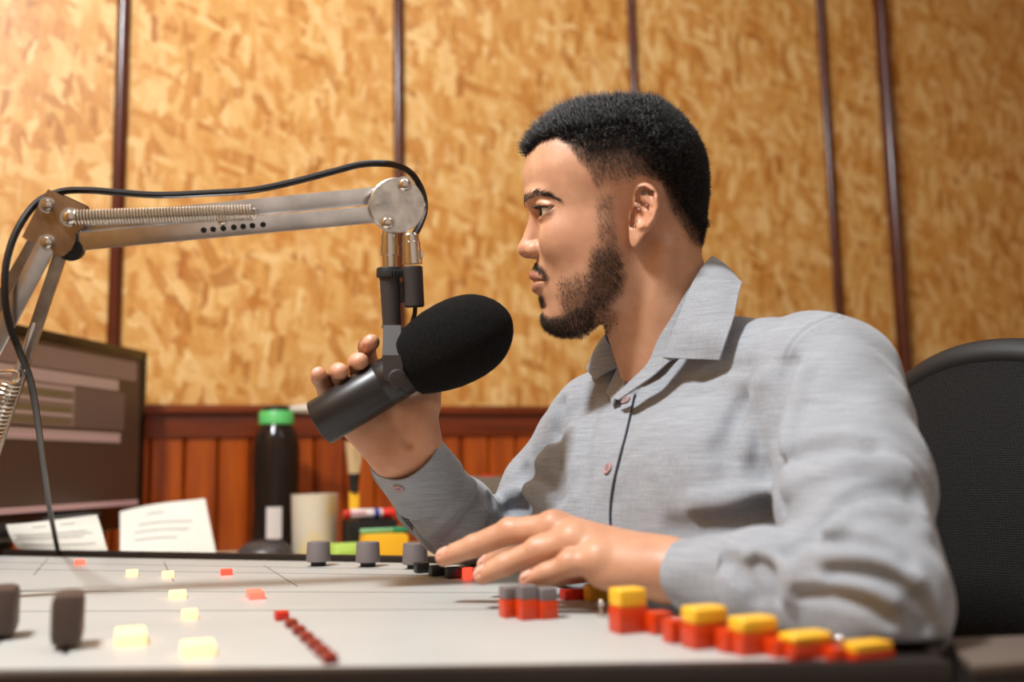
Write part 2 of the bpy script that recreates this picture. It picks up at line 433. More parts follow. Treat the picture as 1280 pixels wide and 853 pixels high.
# slide faders on the near left
for px, py, l in ((84, 812, .05), (2, 800, .05)):
    o = con(px, py); p1 = o - V(CD[0], CD[1], 0)*0.10
    mb = MB(); strip(o+V(CD[0], CD[1], 0)*0.03, p1, 0.004, mi=0, z=ZC+0.0022, h=0.001)
    f = mb.build('fader', BLACK, console, smooth=None)
    ax = np.array([V(-CD[1], CD[0], 0), V(CD[0], CD[1], 0), UP])
    MB().box(o+UP*0.021, (0.020, 0.04, 0.034), ax, bevel=0.006).build('fader_cap', mat('fader_cap_brown', (72, 56, 48), 0.5), sub(f))
# buttons with yellow caps and orange-red skirts down the operator's side, red ones with grey caps
button(638, 774, .012, .012, .020, GREYK, ORANGE); button(659, 777, .012, .012, .022, GREYK, ORANGE); button(683, 776, .012, .012, .020, GREYK, ORANGE)
button(718, 752, .020, .012, .008, RED); button(748, 753, .020, .012, .012, YEL)
for px, py, cy, w in ((786, 793, 750, .019), (882, 812, 772, .022), (943, 820, 784, .023), (1008, 825, 800, .025), (1082, 826, 811, .025)):
    d_ = np.dot(con(px, py)-CAM, CF); hh = (py-cy)*d_/F/.92
    button(px, py, w, .015, max(hh, .008), YEL, ORANGE)
for px, py, hh in ((824, 795, .013), (846, 806, .013), (914, 818, .012), (976, 824, .009), (1046, 827, .006)):
    button(px, py, .013, .012, hh, ORANGE)
# chrome toggle levers with a bright ball end
for px, py in ((1051, 828), (752, 775)):
    o = con(px, py); m = MB().lathe([(0.001, .0035), (.004, .0035), (.005, .002), (.011, .0016)], o, UP, 14); m.ball(o+UP*.0125, .0028, 14)
    m.build('toggle_lever', CHROME, console)
# wooden arm rest that runs on to the right past the console
p0 = con(1150, 797); p1 = con(1420, 790); q0 = con(1150, 822); q1 = con(1420, 817)
rest = thing('arm_rest', (0.33, 0.54, 0), 'grey brown padded desk edge at the right end of the console, below the chair', 'arm rest')
pr_ = [D+V(.012, -.0, 0), E+V(.012, -.012, 0), q1, p1, con(1184, 798)]
MB().prism([V(p[0], p[1], ZC-0.004) for p in pr_], UP*0.004).build('pad', mat('arm_rest_vinyl', (98, 86, 77), 0.5, noise=(30, .1)), rest, smooth=None)
MB().prism([V(p[0], p[1], ZC-0.034) for p in pr_], UP*0.0298).build('board', DARKRIM, rest, smooth=None)
MB().box(V(.36, .525, (ZC-0.034)/2+.0005), (.04, .04, ZC-0.0352), None, bevel=.003).build('post', BLACK, rest)

# ------------------------------------------------------------------ monitor
MD = nrm(V(0.163, 0.987, 0)); MN = V(MD[1], -MD[0], 0)        # along the screen (away from the camera), out of the screen
far_top = at(180.5, 440, 1.925); far_bot_z = at(196, 657, 1.925)[2]
mw = 0.583; mh = far_top[2]-far_bot_z
MO = V(far_top[0], far_top[1], 0)
def mon(s, z, o=0.0): return MO - MD*s + MN*o + UP*(far_bot_z+z)     # s from the far edge, z above the lower edge
MAX = np.array([MD, MN, UP])
monitor = thing('computer_monitor', (MO-MD*mw/2)+UP*ZD, 'dark flat computer monitor on the desk behind the metal boom arm', 'monitor')
MB().box(mon(mw/2, mh/2, -0.015), (mw, 0.035, mh), MAX, bevel=0.006).build('casing', BLACK, monitor)
GLOSS = mat('gloss_black_bezel', (14, 12, 12), 0.15)
bz = 0.017; chin = 0.042
mb = MB()
mb.box(mon(mw/2, mh-bz/2, 0.004), (mw, 0.006, bz), MAX, bevel=.002); mb.box(mon(mw/2, chin/2, 0.004), (mw, 0.006, chin), MAX, bevel=.002)
mb.box(mon(bz/2, mh/2, 0.004), (bz, 0.006, mh-0.004), MAX, bevel=.002); mb.box(mon(mw-bz/2, mh/2, 0.004), (bz, 0.006, mh-0.004), MAX, bevel=.002)
mb.build('bezel', GLOSS, monitor)
scr = [emit('screen_dark', (58, 40, 30), 0.6), emit('screen_window', (100, 78, 68), 0.7), emit('screen_rows', (132, 108, 98), 0.8),
       emit('screen_wave', (84, 70, 46), 0.7), emit('screen_bar', (150, 116, 112), 0.8), emit('screen_panel', (76, 58, 50), 0.8)]
mb = MB(); sw = mw-2*bz; sh = mh-bz-chin
def rect(u0, u1, v0, v1, mi, off):      # u from the near (left) edge, v from the top, fractions of the screen
    s0 = mw-bz-u0*sw; s1 = mw-bz-u1*sw; z0 = chin+sh*(1-v0); z1 = chin+sh*(1-v1)
    off += .003
    mb.add([mon(s0, z1, off), mon(s1, z1, off), mon(s1, z0, off), mon(s0, z0, off)], [(0, 1, 2, 3)], mi)
rect(0, 1, 0, 1, 0, .0015)
rect(0, .97, .03, .16, 1, .002); rect(0, .86, .17, .24, 2, .0022); rect(0, .62, .24, .50, 1, .002); rect(.62, .90, .25, .50, 5, .002)
for v in (.29, .38, .45): rect(0, .60, v, v+.035, 3, .0026)
for v in (.26, .335, .42): rect(0, .61, v, v+.018, 2, .0024)
rect(0, .88, .52, .585, 2, .0022); rect(0, .86, .55, .565, 4, .0026)
rect(0, 1, .965, 1, 4, .0022); rect(.02, .2, .97, .995, 5, .0026)
mb.build('screen', scr, monitor, smooth=None, weld=False)
st = mon(mw*0.22, 0, -0.03)
mb = MB().box(V(st[0], st[1], (far_bot_z+ZD)/2+0.025), (0.09, 0.03, far_bot_z-ZD+0.04), MAX, bevel=.008)
mb.build('stand', BLACK, monitor)
MB().box(V(st[0], st[1], ZD+0.007)+MN*0.02, (0.18, 0.16, 0.012), MAX, bevel=.004).build('foot', BLACK, monitor)

# ------------------------------------------------------------------ papers, receiver
def paper_sheet(name, corners, label, rows, curl=0.006, grp=None, thick=0.0006):
    """corners: near-left, near-right, far-right, far-left in world space"""
    a, b, c, d = [np.asarray(p, float) for p in corners]; n = 13; g = []
    nn = nrm(np.cross(b-a, d-a))
    for i in range(n):
        row = []
        for j in range(n):
            u, v = i/(n-1), j/(n-1)
            p = (a*(1-u)+b*u)*(1-v)+(d*(1-u)+c*u)*v
            row.append(p+nn*curl*(math.sin(PI*u*1.3)+0.6*math.sin(3*v+2*u)))
        g.append(row)
    root = thing(name, (a+b+c+d)/4, label, 'paper', grp)
    MB().sheet(g, thick).build('sheet', PAPER, root)
    mb = MB()
    for v0, u0, u1 in rows:
        k = 10; gg = []
        for i in range(k):
            u = u0+(u1-u0)*i/(k-1); row = []
            for v in (v0, v0+0.018):
                p = (a*(1-u)+b*u)*(1-v)+(d*(1-u)+c*u)*v
                row.append(p+nn*(curl*(math.sin(PI*u*1.3)+0.6*math.sin(3*v+2*u))+0.0005))
            gg.append(row)
        mb.sheet(gg, 0.0003)
    mb.build('printed_lines', INK, root)
    return root
paper_sheet('paper_sheet', [at(22, 686, 1.490), at(134, 688.5, 1.485), at(118, 645, 1.497), at(8, 656, 1.490)],
            'white printed sheet leaning below the monitor behind the hanging cable', [(.2, .1, .9), (.42, .05, .8), (.5, .08, .9), (.58, .05, .85), (.82, .3, .45), (.82, .6, .75)])
paper_sheet('paper_sheet', [at(150, 700, 1.66), at(271, 694, 1.74), at(257, 620, 1.80), at(150, 640, 1.78)],
            'white paper sheet standing against the plank wainscot right of the monitor', [(.3, .15, .6), (.45, .15, .75), (.6, .2, .8), (.8, .3, .5)], curl=0.004)
rx = thing('radio_receiver', at_z(-6, 700, ZD)*V(1, 1, 0)+UP*ZD, 'black device with pale blue display at the left frame edge', 'receiver')
p = at(-4, 664, 1.60); ax = np.array([nrm(V(.93, .3, 0)), nrm(V(-.3, .93, 0)), UP])
MB().box(V(p[0], p[1], (ZD+p[2]+.022)/2+.0005), (.045, .05, p[2]+.021-ZD), ax, bevel=.004).build('casing', BLACK, rx)
q = at(-3, 661, 1.575)
MB().box(q+V(0, 0.0, 0), (.034, .004, .014), ax, bevel=.001).build('display', emit('display_blue', (150, 196, 214), 0.55), rx)
MB().rod(at(-2, 648, 1.60), at(-6, 590, 1.61), .008, 12, .002, r1=.006).build('antenna', mat('cream_plastic', (196, 178, 150), .5), rx)

# ------------------------------------------------------------------ bottle, cup, mouse, stationery
TAN = mat('beige_card', (196, 170, 128), 0.7, noise=(20, .08))
bd = 1.86; bb = at_z(344, 690, ZD); bb = at_z(344, 692, ZD); bpos = V(bb[0], bb[1], ZD)
bdist = np.dot(bpos-CAM, CF); sc_ = bdist/F
top = at(344, 503, bdist)[2]-ZD
bottle = thing('water_bottle', bpos, 'dark translucent sports bottle with green cap ring by the plank wainscot', 'bottle')
r = 29.5*sc_; k = lambda y: (691-y)*sc_*0.985
BOT = mat('smoky_bottle_plastic', (44, 34, 30), 0.12, Transmission_Weight=0.25, IOR=1.3)
MB().lathe([(0.0, r*.86), (0.006, r*.97), (k(660), r), (k(635), r*.96), (k(615), r*.97), (k(590), r*1.0), (k(565), r*1.0), (k(552), r*.96), (k(540), r*.86), (k(531), r*.72), (k(526), r*.66)], bpos, UP, 40).build('bottle_body', BOT, bottle)
GRN = mat('green_plastic', (92, 190, 104), 0.4)
MB().lathe([(k(528.5), r*.70), (k(527), r*.745), (k(513), r*.74), (k(511), r*.70)], bpos, UP, 40).build('cap_ring', GRN, bottle)
MB().lathe([(k(511), r*.62), (k(506), r*.60), (k(504), r*.5), (k(503), r*.3)], bpos, UP, 32).build('cap_top', BLACK, bottle)
sp0 = bpos+UP*k(508)+CR*r*.55; sp1 = bpos+UP*k(507.5)+CR*r*1.55
MB().lathe([(0, .0055), (.004, .0065), (np.linalg.norm(sp1-sp0)*.7, .0095), (np.linalg.norm(sp1-sp0), .0095)], sp0, sp1-sp0, 20).build('spout', mat('clear_white_plastic', (222, 214, 200), .35, Transmission_Weight=.3), bottle)
# label patch wrapped on the body
g = []
for i in range(7):
    a = math.radians(-98+ i*6.0); row = []
    for y in (632, 640, 648, 656, 664, 671): row.append(bpos+V(math.cos(a), math.sin(a), 0)*(r*.995+.0009)+UP*k(y))
    g.append(row)
MB().sheet(g, .0005).build('label_sticker', mat('white_sticker', (216, 208, 204), .6), bottle)

cpos = at_z(393, 697, ZD); cd_ = np.dot(cpos-CAM, CF); s_ = cd_/F
cup = thing('paper_cup', V(cpos[0], cpos[1], ZD), 'off-white cup with a faint yellow print beside the dark bottle', 'cup')
ch = (697-619)*s_; r0 = 27*s_; r1 = 28.8*s_
CUPM = bpy.data.materials.new('cup_paper'); CUPM.use_nodes = True; nt = NT(CUPM); b = nt.n['Principled BSDF']
v = nt.coords(scale=(14, 14, 8), loc=(.3, .1, .2)); nz = nt.noise(v, 1.0, 2)
nt.link(nt.ramp(nz, [(.5, lin((222, 214, 196))), (.62, lin((226, 204, 140))), (.68, lin((220, 210, 190)))]), b.inputs['Base Color']); b.inputs['Roughness'].default_value = .5
MB().lathe([(0, r0*.97), (.003, r0), (ch*.98, r1), (ch, r1*1.02), (ch*1.0, r1*.95), (ch*.97, r1*.945), (.006, r0*.93)], cup['_o'], UP, 40).build('cup_body', CUPM, cup)

mp_ = at_z(333, 702, ZD)
mouse = thing('computer_mouse', V(mp_[0], mp_[1], ZD), 'dark grey computer mouse on the desk in front of the bottle', 'mouse')
ds = np.dot(mouse['_o']-CAM, CF)/F
rx_, ry_, rz_ = 36*ds, .052, 27*ds
vs = []; fs = []; n, m_ = 32, 10
for i in range(m_+1):
    th = PI/2*i/m_
    for kk in range(n):
        ph = 2*PI*kk/n; cxx, cyy = math.cos(ph), math.sin(ph)
        e = 1.0-(.06*cxx)
        vs.append(mouse['_o']+V(rx_*math.cos(th)**.8*np.sign(cxx)*abs(cxx)**.9*e, ry_*math.cos(th)**.8*np.sign(cyy)*abs(cyy)**.9, .001+rz_*math.sin(th)))
for i in range(m_):
    for kk in range(n): fs.append((i*n+kk, i*n+(kk+1) % n, (i+1)*n+(kk+1) % n, (i+1)*n+kk))
fs.append(tuple(range(n-1, -1, -1)))
MB().add(vs, fs).build('shell', mat('mouse_grey', (62, 56, 56), .35), mouse)
pts = [mouse['_o']+V(rx_*1.01*math.cos(t), -ry_*.35*math.sin(t)-.002, .001+rz_*1.01*math.sin(t)*.98) for t in np.linspace(.15, PI-.15, 20)]
MB().tube(pts, .0011, 8).build('side_seam', BLACK, mouse)

def on_desk(px, py): p = at_z(px, py, ZD); return V(p[0], p[1], ZD)
# black box, marker lying on it, yellow box, green pen, light green note pad, card and a brush standing in the box
o = on_desk(462, 696); s_ = np.dot(o-CAM, CF)/F; ax = RAX
boxh = (696-650)*s_
bx = thing('pen_box', o, 'black open desk organiser box below the red-ended marker', 'box')
mb = MB(); W_, D_ = 58*s_, .07
for c, sz in ((V(0, 0, .002), (W_, D_, .004)), (V(0, -D_/2, boxh/2), (W_, .004, boxh)), (V(0, D_/2, boxh/2), (W_, .004, boxh)), (V(-W_/2, 0, boxh/2), (.004, D_, boxh)), (V(W_/2, 0, boxh/2), (.004, D_, boxh))):
    mb.box(o+c@ax, sz, ax, bevel=.001)
mb.build('box_shell', BLACK, bx)
mk0 = o+V(-33*s_, 0, boxh+.0102)@ax; mk1 = o+V(35*s_, .0, boxh+.0102)@ax
mk = thing('marker_pen', (mk0+mk1)/2, 'white marker with red ends and blue mark lying on the black box', 'marker'); L = mk1-mk0
MB().rod(mk0+L*.13, mk0+L*.72, .0088, 20, .001).build('barrel', mat('white_marker', (226, 216, 214), .4), mk)
MB().rod(mk0, mk0+L*.13, .0085, 20, .002).build('end_plug', RED, mk)
MB().rod(mk0+L*.72, mk1, .0092, 20, .0015).build('pen_cap', mat('marker_red', (218, 44, 26), .35), mk)
MB().rod(mk0+L*.56, mk0+L*.66, .00895, 20).build('blue_band', mat('marker_blue', (46, 52, 140), .45), mk)
mb = MB(); q = mk0+L*.20-V(0, .0089, 0)+UP*.002
for i, (dx, hh) in enumerate(((0, .006), (.006, .004), (.0105, .006), (.016, .005), (.021, .006))):
    mb.box(q+nrm(L)*dx, (.0035, .0012, hh), np.array([nrm(L), V(0, 1, 0), UP]))
mb.build('red_print', RED, mk)
br = thing('paint_brush', o+V(-17*s_, .0185, .0045)@ax, 'flat brush with cream bristles standing behind the marker, yellow handle down', 'brush')
bo = br['_o']; zb = lambda y: (696-y)*s_
MB().box(bo+UP*((zb(618)+.002)/2), (.018, .010, zb(618)-.002), ax, bevel=.003).build('handle', YEL, br)
MB().lathe([(zb(620), .0085), (zb(612), .008), (zb(596), .011)], bo, UP, 16).build('ferrule', SOFTBLACK, br)
mb = MB()
for i in range(70):
    a, rr = RNG.uniform(0, 2*PI), .0095*math.sqrt(RNG.uniform()); e = RNG.uniform(.85, 1.25)
    p = bo+V(rr*math.cos(a)*1.1, rr*math.sin(a)*.8, zb(597)); q = bo+V(rr*math.cos(a)*1.7*e, rr*math.sin(a)*e, zb(556)+RNG.uniform(-.004, .004))
    mb.rod(p, q, .0009, 5, r1=.0006)
mb.build('bristles', mat('cream_bristle', (224, 196, 150), .7), br)
o2 = on_desk(480, 708); s2 = np.dot(o2-CAM, CF)/F
yb = thing('yellow_box', o2, 'yellow tape box on the desk right of the green note pad', 'box')
MB().box(o2+UP*.0255, (54*s2, .05, .05), ax, bevel=.003).build('carton', mat('yellow_card', (236, 178, 30), .5), yb)
MB().box(o2+UP*.0512-V(0, 0.002, 0), (50*s2, .044, .0015), ax, bevel=.0004).build('carton_lid', mat('yellow_card_lid', (244, 196, 60), .5), yb)
gp = thing('green_pen', o2+UP*.053, 'green and white highlighter lying on the yellow box', 'pen')
g0 = o2+V(-30*s2, 0.0, .0575)@ax; g1 = o2+V(38*s2, .004, .0575)@ax
MB().rod(g0, g0+(g1-g0)*.62, .0042, 14, .001).build('barrel', mat('pale_green_barrel', (120, 176, 130), .4), gp)
MB().rod(g0+(g1-g0)*.62, g1, .005, 14, .001).build('pen_cap', mat('deep_green', (24, 128, 84), .4), gp)
o3 = on_desk(434, 706); s3 = np.dot(o3-CAM, CF)/F
npad = thing('note_pad', o3, 'light green sticky note pad on the desk beside the white cup', 'note pad')
MB().box(o3+UP*.0175, (40*s3, .05, .034), ax, bevel=.0008).build('pad_block', mat('light_green_paper', (176, 214, 98), .7), npad)
mb = MB()
for i in range(2): mb.box(o3+V(.002, -.0252, 0.012+.009*i)@ax, (30*s3, .0008, .001), ax)
mb.build('page_edges', mat('pad_lines', (140, 176, 74), .7), npad)
o4 = on_desk(600, 690); s4 = np.dot(o4-CAM, CF)/F
gb = thing('grey_case', o4, 'small grey case with red corner between his right sleeve and the planks', 'case')
hh = (690-597)*s4
MB().box(o4+UP*hh/2, (52*s4, .05, hh), ax, bevel=.004).build('case_body', mat('grey_green_case', (116, 108, 94), .5, noise=(20, .1)), gb)
MB().box(o4+UP*(hh+.001)+V(.016, 0, 0), (14*s4, .03, .006), ax, bevel=.001).build('case_latch', RED, gb)

# ------------------------------------------------------------------ boom arm
def bolt(mb, p, n, r=.0062):
    mb.lathe([(0, r*1.35), (.0012, r*1.35), (.0013, r), (.0032, r*.98), (.0048, r*.8), (.0056, r*.45), (.0058, .0005)], p, n, 18)
dD, dE, dL = 0.960, 0.915, 0.93          # depths of disc, elbow plate, lower arm
NB = nrm(CAM-at(290, 270, .95))          # towards the camera
Dc = at(494.5, 257, dD); boom = thing('boom_arm', at(-95, 640, .94)*V(1, 1, 0)+UP*(ZC+.003), 'steel spring-loaded microphone boom arm reaching in from the left', 'boom arm')
def flat_bar(nm, p, q, w, t, m, off, holes=()):
    p = p+NB*off; q = q+NB*off; x = nrm(q-p); z = nrm(NB-x*np.dot(NB, x)); y = np.cross(z, x)
    mb = MB().box((p+q)/2, (np.linalg.norm(q-p), w, t), np.array([x, y, z]), bevel=.0012)
    o = mb.build(nm, m, boom)
    if holes:
        hb = MB()
        for fr in holes: hb.lathe([(0, .0027), (.0006, .0027)], p+(q-p)*fr+z*(t/2-.0002), z, 14)
        hb.build('bar_holes', SOFTBLACK, sub(o))
    return x, y, z
up0, up1 = at(95, 296, dE), at(474, 245, dD); lo0, lo1 = at(104, 302, dE), at(480, 267.5, dD)
pa = at(118, 283, dE); 
flat_bar('upper_bar', at(100, 281, dE), at(480, 243.5, dD), .0165, .0125, STEEL, -.008)
flat_bar('lower_bar', at(96, 302.5, dE), at(480, 267, dD), .0165, .0135, STEEL, 0, holes=(.405, .435, .468, .502, .532, .562, .597))
# end disc: two cheeks
mb = MB(); rD = 34.0*dD/F
mb.lathe([(0, rD-.0006), (.0006, rD), (.0026, rD), (.0032, rD-.0006)], Dc+NB*.0085, NB, 56)
mb.build('end_disc', mat('scuffed_disc_steel', (222, 220, 216), .32, 1.0, noise=(70, .3), bump=(200, .12)), boom)
MB().lathe([(0, rD-.0006), (.0006, rD), (.0026, rD), (.0032, rD-.0006)], Dc-NB*.0175+CR*.002, NB, 56).build('end_disc', DARKSTEEL, boom)
for px, py in ((503, 232), (469, 255), (482, 279)):
    mb = MB(); bolt(mb, at(px, py, dD)+NB*.0115, NB); mb.build('bolt', CHROME, boom)
# elbow plate (front and rear cheek): traced outline extruded to sheet steel
outl = [(63, 237), (108, 258), (112, 272), (107, 284), (97, 290), (97, 300), (92, 312), (82, 320), (72, 318), (66, 310), (38, 300), (31, 296), (48, 262)]
PLATE = mat('aged_plate_steel', (158, 144, 134), .34, 1.0, noise=(40, .3), bump=(90, .1))
for off, m in ((.0095, PLATE), (-.0185, DARKSTEEL)):
    P = [at(x, y, dE)+NB*off for x, y in outl][::-1]
    MB().prism(P, NB*.0025).build('elbow_plate', m, boom, smooth=None)
MB().lathe([(0, .0105), (.018, .0105)], at(90, 312, dE)-NB*.010, NB, 24).build('hinge_spacer', SOFTBLACK, boom)
for px, py in ((62.5, 257), (91, 272), (62.5, 303)):
    mb = MB(); bolt(mb, at(px, py, dE)+NB*.012, NB, .0055 if px < 90 else .0066); mb.build('bolt', CHROME, boom)
def spring(p, q, r, turns, wire, m, nm='spring', hook=True):
    x, y, z = frame(q-p, NB); L = np.linalg.norm(q-p); pts = []
    n = int(turns*14)
    for i in range(n+1):
        t = i/n; a = 2*PI*turns*t; pts.append(p+z*L*t+(x*math.cos(a)+y*math.sin(a))*r)
    MB().tube(pts, wire, 6).build(nm, m, boom)
SPR = mat('spring_wire', (214, 204, 188), .25, 1.0)
spring(at(97, 272.5, dE)+NB*.011, at(316, 265.5, .942)+NB*.011, .0068, 58, .00095, SPR)
spring(at(120, 291, dE)-NB*.020, at(318, 272, .942)-NB*.020, .0062, 52, .0009, SPR)
mb = MB(); mb.tube(catmull([at(314, 263, .942)+NB*.011, at(318, 262, .942)+NB*.012, at(320, 268, .942)+NB*.012, at(316, 274, .942)+NB*.008], 5), .0012, 8)
mb.build('spring_hook', CHROME, boom)
mb = MB(); bolt(mb, at(278.5, 276, .938)+NB*.0072, NB, .0045); mb.build('bolt', CHROME, boom)
# lower section: two bars and the rear channel, with their own spring
def lowbar(nm, p, q, w, t, m, off): flat_bar(nm, p, q, w, t, m, off)
lowbar('lower_arm_bar', at(64, 300, dE), at(-70, 560, dL), .0165, .004, STEEL, .0105)
lowbar('lower_arm_bar', at(79, 306, dE), at(-12, 575, dL), .011, .011, DARKSTEEL, -.006)
lowbar('lower_arm_channel', at(50, 300, dE), at(-90, 545, dL), .022, .010, DARKSTEEL, -.017)
lowbar('lower_arm_bar', at(44, 402, .923), at(-30, 600, dL), .0045, .010, STEEL, -.002)
spring(at(14, 478, .925)+NB*.004, at(-32, 610, .93)+NB*.004, .0085, 26, .0013, SPR)
mb = MB(); mb.tube(catmull([at(-10, 465, .925)+NB*.004, at(18, 463.5, .925)+NB*.004, at(25, 468, .925)+NB*.004, at(21, 477, .925)+NB*.004, at(13, 480, .925)+NB*.004], 6), .0017, 8); mb.build('spring_hook', SPR, boom)
base_p = at(-95, 640, .94)
MB().rod(V(base_p[0], base_p[1], ZC+.02), at(-70, 560, .94), .011, 20, .002).build('base_post', DARKSTEEL, boom)
MB().box(V(base_p[0], base_p[1], ZC+.015), (.09, .09, .024), None, bevel=.004).build('base_clamp', BLACK, boom)
# swivel spigot under the disc
sx0 = at(486, 289, dD); sx1 = at(487, 335, dD)
MB().lathe([(0, .0068), (.003, .0068), (.0035, .0082), (.014, .0082), (.0142, .0092), (.0235, .0090), (.024, .0074), (.035, .0072)], sx0, sx1-sx0, 28).build('swivel_spigot', CHROME, boom)

# ------------------------------------------------------------------ microphone
dM = 0.955
MICB = mat('mic_grey_black', (27, 25, 25), .38, noise=(60, .08))
BRK = mat('bracket_brown_black', (50, 43, 42), .62)
micA = at(400, 530.5, dM); micT = at(640, 395, dM)            # axis: back end to windscreen tip
micA = at(399.3, 529, dM); ax_d = nrm(at(521, 456, dM)-micA); px_m = dM/F
micL = lambda px: px*px_m
mic = thing('microphone', at(487, 340, dD), 'black broadcast microphone with foam windscreen hanging in a yoke bracket', 'microphone')
rb = micL(30.0)
MB().lathe([(0, rb*.95), (.0004, rb*.985), (.0012, rb), (micL(92), rb), (micL(93), rb*.985), (micL(95), rb*.985), (micL(96), rb), (micL(112), rb), (micL(113), rb*.97), (micL(128), rb*.97), (micL(133), rb*.9)], micA, ax_d, 56).build('body', MICB, mic)
MB().lathe([(0, rb*.90), (-.0006, rb*.86), (-.0008, rb*.5), (-.0008, .001)], micA-ax_d*.0001, ax_d, 40, cap=True).build('end_cap', SOFTBLACK, mic)
FOAM = mat('black_foam', (17, 16, 15), .95, noise=(620, .95), bump=(1400, 1.0), Specular_IOR_Level=.15)
wa = at(508, 472, dM)
# windscreen axis tilts a little less than the body
wd = nrm(at(640, 393.2, dM)-at(508, 459, dM)); w0 = at(508, 459, dM)
WPR = [(0, 35), (2, 39), (17, 45), (35, 50), (51, 53), (70, 54), (83, 53.5), (96, 51.5), (108, 48), (118, 43), (127, 36), (135, 27.5), (140.5, 19), (144, 10), (145.2, 4), (145.5, .5)]
wt = np.array([q[0] for q in WPR], float); wr = np.array([q[1] for q in WPR], float)
tt = np.concatenate([np.linspace(0, 125, 34), 145.5-20*np.linspace(1, 0, 16)[1:]**2])
prof = [(micL(t), micL(float(np.interp(t, wt, wr)))) for t in tt]
MB().lathe(prof, w0, wd, 64).build('windscreen', FOAM, mic, smooth=60)
# yoke: two cheeks over the top, knob, tube and collar
up = nrm(np.cross(NB, ax_d)); up = up if up[2] > 0 else -up
yk = MB(); NBM = nrm(CAM-at(490, 440, dM))
pv = at(490.5, 467, dM)
for sgn in (1, -1):
    off = NBM*(sgn*(rb+.0035))
    P = [at(478, 444, dM), at(502, 444, dM), at(503.5, 466, dM), at(499, 475, dM), at(490, 478, dM), at(481.5, 474, dM), at(479, 464, dM)]
    yk.prism([p+off*1.0-NBM*.0016 for p in P[::-1]], NBM*.0032)
    # sloping shoulder up to the tube
    a = [at(479, 407, dM), at(501, 407, dM), at(502, 445, dM), at(478, 445, dM)]
    b0_, b1_ = NBM*(sgn*.009), off
    vs = [a[0]+b0_, a[1]+b0_, a[2]+b1_, a[3]+b1_]; dd = NBM*.0032*sgn
    yk.prism(vs if sgn < 0 else vs[::-1], -dd)
yk.box((at(479, 407, dM)+at(501, 407, dM))/2+V(0, 0, -.002), (micL(22), .020, .004), np.array([CR, -NB, CU]), bevel=.0008)
yk.build('yoke', BRK, mic, smooth=20)
MB().lathe([(0, micL(11.2)), (.003, micL(11.2)), (.0042, micL(10.2)), (.0046, micL(8.5))], pv+NB*(rb+.0045), NB, 32).build('yoke_knob', BRK, mic)
MB().lathe([(0, .0098), (.043, .0090), (.0475, .0090)], at(487, 347, dM), at(490, 408, dM)-at(487, 347, dM), 28).build('yoke_tube', BRK, mic)
mb = MB().lathe([(0, .0112), (.0012, .0118), (.0088, .0118), (.010, .0108)], at(486.5, 334.5, dM), at(487, 349, dM)-at(486.5, 334.5, dM), 30)
for i in range(24):
    a = 2*PI*i/24; mb.box(at(486.7, 341.5, dM)+(CR*math.cos(a)+NB*math.sin(a))*.0118, (.0012, .0012, .008), np.array([CR, NB, CU]), bevel=.0003, seg=1)
mb.build('locking_ring', SOFTBLACK, mic)
MB().box(at(503.5, 366, dM)-NB*.001, (micL(14), .006, micL(26)), np.array([CR, -NB, CU]), bevel=.0012).build('socket_tab', BRK, mic)
MB().lathe([(0, .0085), (.001, .0098), (.038, .0098), (.0395, .0085)], at(515.5, 333, dM), at(518, 385, dM)-at(515.5, 333, dM), 28).build('socket_barrel', BRK, mic)
MB().tube(catmull([at(519, 383, dM), at(518.5, 392, dM), at(516, 400, dM-.0), at(512, 412, dM), at(505, 430, dM+.01)], 6), .0022, 10).build('mic_lead', SOFTBLACK, mic)

# cable with its metal plug
dK = dE+.012
cb = thing('microphone_cable', at(72, 686, 1.50), 'black microphone cable draped along the boom arm and down past the monitor', 'cable')
pts = [at(526, 285, dD), at(525, 281, .974), at(531, 262, 1.0), at(528, 240, 1.005), at(516, 219, 1.0), at(499, 208, .984), at(478, 204.5, dD), at(450, 206, .955), at(415, 215, .952), at(365, 228, .95), at(315, 238, .945), at(262, 241.5, .94),
       at(200, 244, .935), at(150, 241, .93), at(110, 238, .925), at(76, 240, .925), at(46, 254, .918), at(22, 287, .905), at(9, 325, .895), at(6, 362, .89), at(11, 402, .892), at(25, 440, .90), at(38, 475, .93), at(47, 525, 1.0), at(55, 585, 1.15), at(62, 635, 1.32), at(71, 681, 1.44), at(72.5, 687.5, 1.447)]
pts[0] = at(518, 294, dD-.002)
mb = MB(); mb.tube(catmull(pts, 7), .0033, 10); mb.build('cable_jacket', mat('cable_black', (20, 19, 19), .35), cb)
q0, q1 = at(513, 292, dM), at(516, 333, dM)
MB().lathe([(0, .0062), (.002, .0078), (.008, .0080), (.0085, .0088), (.025, .0094), (.0295, .0094), (.030, .0088)], q0, q1-q0, 28).build('plug', CHROME, cb)
MB().box(at(525, 318, dM)+NB*.003, (.004, .006, .008), np.array([CR, -NB, CU]), bevel=.001).build('plug_latch', CHROME, cb)
# ------------------------------------------------------------------ implicit surfaces -> mesh
def smin(a, b, k):
    h = np.clip(0.5+0.5*(b-a)/k, 0, 1); return b+(a-b)*h-k*h*(1-h)
def smax(a, b, k): return -smin(-a, -b, k)
def sstep(e0, e1, x):
    t = np.clip((x-e0)/(e1-e0), 0, 1); return t*t*(3-2*t)
def cone(P, a, b, r0, r1):
    a = np.asarray(a, float); ab = np.asarray(b, float)-a; w = P-a
    t = np.clip((w@ab)/np.dot(ab, ab), 0, 1); return np.linalg.norm(w-t[:, None]*ab, axis=1)-(r0+(r1-r0)*t)
def ell(P, c, r, ax=None):
    w = P-np.asarray(c, float)
    if ax is not None: w = w@np.asarray(ax).T
    r = np.asarray(r, float); k0 = np.linalg.norm(w/r, axis=1); k1 = np.linalg.norm(w/(r*r), axis=1)+1e-12
    return k0*(k0-1)/k1
